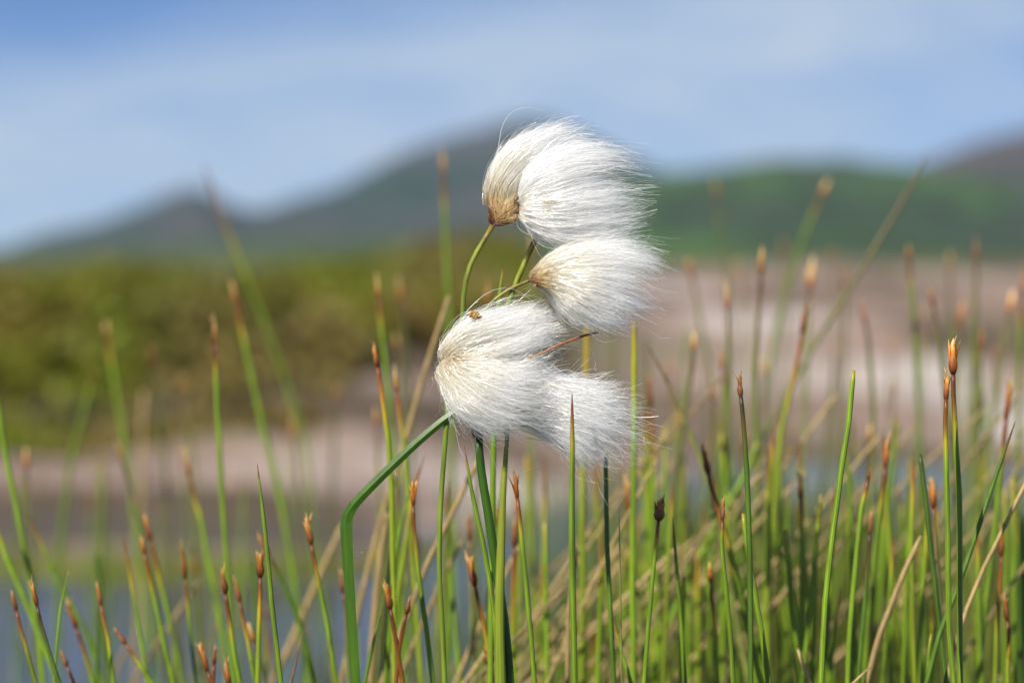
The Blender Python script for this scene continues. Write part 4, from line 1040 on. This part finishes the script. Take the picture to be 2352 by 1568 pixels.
# middle tuft
tC = add_tuft([[(752, 1085), (830, 985), (950, 920), (1110, 885), (1290, 868), (1450, 880), (1600, 935)],
      [(755, 1095), (860, 1030), (1010, 985), (1170, 965), (1330, 960), (1480, 985), (1600, 1030)],
      [(760, 1105), (890, 1080), (1040, 1065), (1200, 1065), (1340, 1075), (1460, 1105), (1560, 1150)],
      [(762, 1115), (900, 1120), (1040, 1140), (1180, 1170), (1310, 1210), (1430, 1250), (1545, 1290)],
      [(766, 1125), (890, 1160), (1010, 1205), (1120, 1255), (1230, 1305), (1340, 1350), (1450, 1390)],
      [(770, 1135), (865, 1190), (950, 1255), (1040, 1315), (1130, 1365), (1230, 1410), (1330, 1440)],
      [(770, 1140), (845, 1205), (895, 1280), (950, 1350), (1010, 1395), (1100, 1430), (1230, 1460)]], z1, .587, .0085, 7200, clump=0.7, frizz=7, drift=0.045, reach=0.95, base_spread=4, label='middle cotton tuft fanning out from a brown base')
# lower tuft, parted at its left end
def add_lobes(lobes, conv, label):
    parts = [tuft(g, conv, d, th, n, **k) for g, d, th, n, k in lobes]
    o = fibre_mesh('cotton_tuft', *[np.concatenate([p[q] for p in parts]) for q in range(3)], M['cotton'], root)
    o['label'] = label
    return o
kD = dict(drift=0.085, reach=0.95, frizz=10, base_spread=12, fan=8, clump=0.7)
tD = add_lobes([
    ([[(330, 500), (235, 440), (320, 270), (480, 170), (680, 120), (870, 110), (1045, 85)],
      [(330, 515), (255, 440), (390, 300), (560, 230), (750, 190), (930, 150), (1090, 125)],
      [(330, 530), (280, 460), (460, 360), (640, 300), (820, 255), (990, 205), (1150, 180)],
      [(335, 545), (300, 490), (480, 410), (650, 350), (820, 310), (980, 270), (1120, 240)]], .5945, .0060, 4600, kD),
    ([[(335, 540), (310, 490), (500, 410), (690, 360), (860, 310), (1030, 250), (1200, 225)],
      [(335, 550), (330, 520), (520, 470), (690, 425), (850, 380), (1010, 320), (1180, 300)],
      [(335, 560), (330, 545), (530, 510), (690, 480), (830, 450), (960, 400), (1090, 370)]], .5930, .0050, 3000, dict(kD, fan=6)),
    ([[(335, 560), (330, 545), (540, 530), (710, 540), (880, 540), (1040, 520), (1210, 480)],
      [(330, 570), (320, 575), (510, 610), (690, 650), (870, 670), (1040, 660), (1220, 620)],
      [(325, 580), (290, 610), (450, 700), (610, 790), (780, 840), (960, 850), (1160, 820)],
      [(320, 585), (250, 640), (370, 770), (510, 880), (670, 950), (850, 980), (1060, 980)],
      [(320, 580), (220, 620), (285, 780), (390, 910), (520, 1010), (680, 1075), (860, 1090)],
      [(315, 570), (205, 590), (255, 740), (320, 880), (400, 965), (500, 1030), (630, 1095)]], .5900, .0080, 7600, dict(kD, reach=0.90))],
    z2, 'lower cotton tuft with a parting, hiding where the stems meet')
# trailing tuft behind it
tE = add_tuft([[(900, 575), (1050, 632), (1210, 670), (1380, 697), (1530, 708), (1680, 708)],
      [(880, 622), (1040, 689), (1220, 746), (1400, 784), (1560, 812), (1720, 846)],
      [(860, 698), (1020, 774), (1200, 841), (1400, 893), (1580, 946), (1750, 1002)],
      [(850, 784), (1000, 870), (1180, 946), (1380, 1012), (1560, 1088), (1730, 1164)],
      [(850, 860), (980, 955), (1150, 1041), (1330, 1126), (1480, 1211), (1630, 1300)],
      [(860, 917), (980, 1022), (1120, 1116), (1250, 1202), (1340, 1280), (1440, 1355)],
      [(870, 955), (970, 1050), (1080, 1126), (1170, 1183), (1240, 1230), (1310, 1280)]], z2, .597, .0065, 4800, clump=0.6, frizz=11, drift=0.09, base_spread=16, fan=10, agek=3.0, label='trailing cotton tuft hanging lowest behind the parted one')

def bracts(parent, conv, items, d, name='bract'):
    mb = MB()
    for (p0, p1, w, dz, curl) in items:
        a, b = conv(p0), conv(p1)
        A, B = at(a[0], a[1], d + dz), at(b[0], b[1], d + dz - 0.001)
        V, Q, ag = scale_leaf(A, B - A, np.array((0.1, -1, 0.15)), np.linalg.norm(B - A), w * 0.001, curl, 0.35, rows=8)
        mb.add(V, Q, age=ag, stripe=np.zeros(len(V)))
    o = mb.build(name, M['bract'], parent)
    o.location = (0, 0, 0)
    return o

def wisps(parent, conv, base, tips, d, n, spread, mat='tan_fibre', r=0.035, frizz=6):
    tips = np.array(tips, float)
    C, A = [], []
    for q in range(n):
        b0 = np.array(base) + rng.normal(size=2) * spread
        t0 = tips[rng.integers(len(tips))] + rng.normal(size=2) * spread * 1.5
        L_ = rng.uniform(0.4, 1.0)
        m = (b0 + t0) / 2 + rng.normal(size=2) * frizz * 3
        row = []
        dz = rng.normal() * 0.002
        for s in np.linspace(0, L_, 9):
            p = b0 * (1 - s) ** 2 + 2 * m * s * (1 - s) + t0 * s * s
            x, y = conv(p)
            row.append(at(x, y, d + dz))
        C.append(row); A.append(np.linspace(0, 1, 9))
    C = np.array(C)
    Rr = np.full(C.shape[:2], r * 0.001) * np.linspace(1, 0.5, 9)[None]
    o = fibre_mesh('tan_hairs', C, Rr, np.array(A), M[mat], parent)
    o.location = (0, 0, 0)
    return o

bracts(tA, z1, [((492, 760), (475, 560), 1.6, -.004, .06), ((500, 762), (505, 580), 1.7, -.006, .05), ((520, 758), (470, 640), 1.4, -.006, .1), ((540, 750), (560, 620), 1.6, -.004, .0),
               ((600, 748), (650, 600), 1.2, -.006, .05), ((660, 720), (625, 590), 1.1, -.010, .1), ((500, 765), (640, 735), 1.2, -.006, .0), ((560, 755), (690, 700), 1.1, -.006, .0),
               ((490, 765), (460, 690), 1.2, -.004, .1), ((530, 765), (590, 690), 1.4, -.007, .05)], .602)
wisps(tA, z1, (540, 730), [(480, 560), (540, 520), (600, 560), (650, 560), (690, 640), (690, 705)], .594, 420, 22)
bracts(tC, z1, [((738, 1120), (790, 1050), 1.0, -.003, .05), ((738, 1122), (850, 1110), 1.2, -.005, .0), ((742, 1125), (840, 1175), 1.2, -.004, .0), ((740, 1120), (770, 1160), 1.1, -.006, .1), ((738, 1118), (800, 1085), 1.3, -.006, .05), ((740, 1122), (830, 1140), 1.2, -.007, .0)], .588)
wisps(tC, z1, (755, 1118), [(860, 1050), (900, 1100), (890, 1150), (880, 1190), (830, 1020)], .581, 260, 8)

wisps(tB, z1, (838, 622), [(800, 600), (870, 600), (880, 640), (850, 655), (900, 660)], .5876, 90, 34)  # shade in the largest tuft's hollow, coloured in with tan hairs

# dried seed cluster lying on the lower tuft
mb = MB()
for q in range(34):
    v = rng.normal(size=3); v /= np.linalg.norm(v)
    x, y = z2((462 + v[0] * 42, 155 - v[2] * 32))
    c = at(x, y, .5905) + np.array((0, v[1] * 0.0010, 0))
    ax = unit(v + rng.normal(size=3) * 0.4) * rng.uniform(0.00025, 0.0005)
    P = np.array([c - ax, c - ax * 0.5, c, c + ax * 0.6, c + ax])
    V, Q, T, st = tube(P, np.array([.08, .22, .27, .2, .06]) * 0.001 * rng.uniform(0.8, 1.25), 8)
    mb.add(V, Q, T, age=np.full(len(V), rng.random()), stripe=st)
P = np.array([at(*z2((462, 155 - f * 26)), .5905) for f in np.linspace(-1, 1, 7)])
V, Q, T, st = tube(P, 0.001 * np.array([.3, .75, .95, 1.05, .95, .75, .3]), 14)
mb.add(V, Q, T, age=np.full(len(V), 0.2), stripe=st)
sc_ = mb.build('seed_cluster', M['seed'])
tag(sc_, 'small crumpled tan seed cluster caught on the lower cotton tuft', 'seed cluster')

# small loose cotton wisps caught on leaves
def loose(px, py, d, n, size, label):
    C = []
    c0 = np.array((px, py), float)
    for q in range(n):
        a = rng.uniform(0, 6.28); L_ = rng.uniform(0.5, 1.2) * size
        k = rng.normal(size=2) * size * 0.4
        row = []
        dz = rng.normal() * 0.0008
        st = rng.normal(size=2) * size * 0.2
        for s in np.linspace(0, 1, 7):
            p = c0 + st + np.array((math.cos(a), math.sin(a))) * L_ * s + k * s * s
            row.append(at(p[0], p[1], d + dz))
        C.append(row)
    C = np.array(C)
    o = fibre_mesh('cotton_wisp', C, np.full(C.shape[:2], 0.000025), np.ones(C.shape[:2]), M['cotton'], None)
    tag(o, label, 'cotton wisp', 'loose wisps of cotton')
loose(821, 1272, .604, 16, 13, 'loose white cotton wisp on the upright part of the bent leaf')
loose(914, 1092, .606, 12, 10, 'loose white cotton wisp hanging under the slanting part of the bent leaf')

# ------------------------------------------------------------------ air
def haze():
    x, y0, y1, za, zb = 1500, -200, 1800, -3.0, 110
    V = [(-x, y0, za), (x, y0, za), (x, y1, za), (-x, y1, za), (-x, y0, zb), (x, y0, zb), (x, y1, zb), (-x, y1, zb)]
    Q = [(0, 3, 2, 1), (4, 5, 6, 7), (0, 1, 5, 4), (1, 2, 6, 5), (2, 3, 7, 6), (3, 0, 4, 7)]
    m = bpy.data.materials.new('air')
    m.use_nodes = True
    t = m.node_tree
    t.nodes.clear()
    o = t.nodes.new('ShaderNodeOutputMaterial')
    v = t.nodes.new('ShaderNodeVolumePrincipled')
    v.inputs['Color'].default_value = (0.50, 0.70, 1.0, 1)
    v.inputs['Density'].default_value = 0.00012
    v.inputs['Anisotropy'].default_value = 0.0
    t.links.new(v.outputs[0], o.inputs['Volume'])
    tag(mesh_obj('haze', V, Q, m, smooth=False), kind='stuff')
haze()
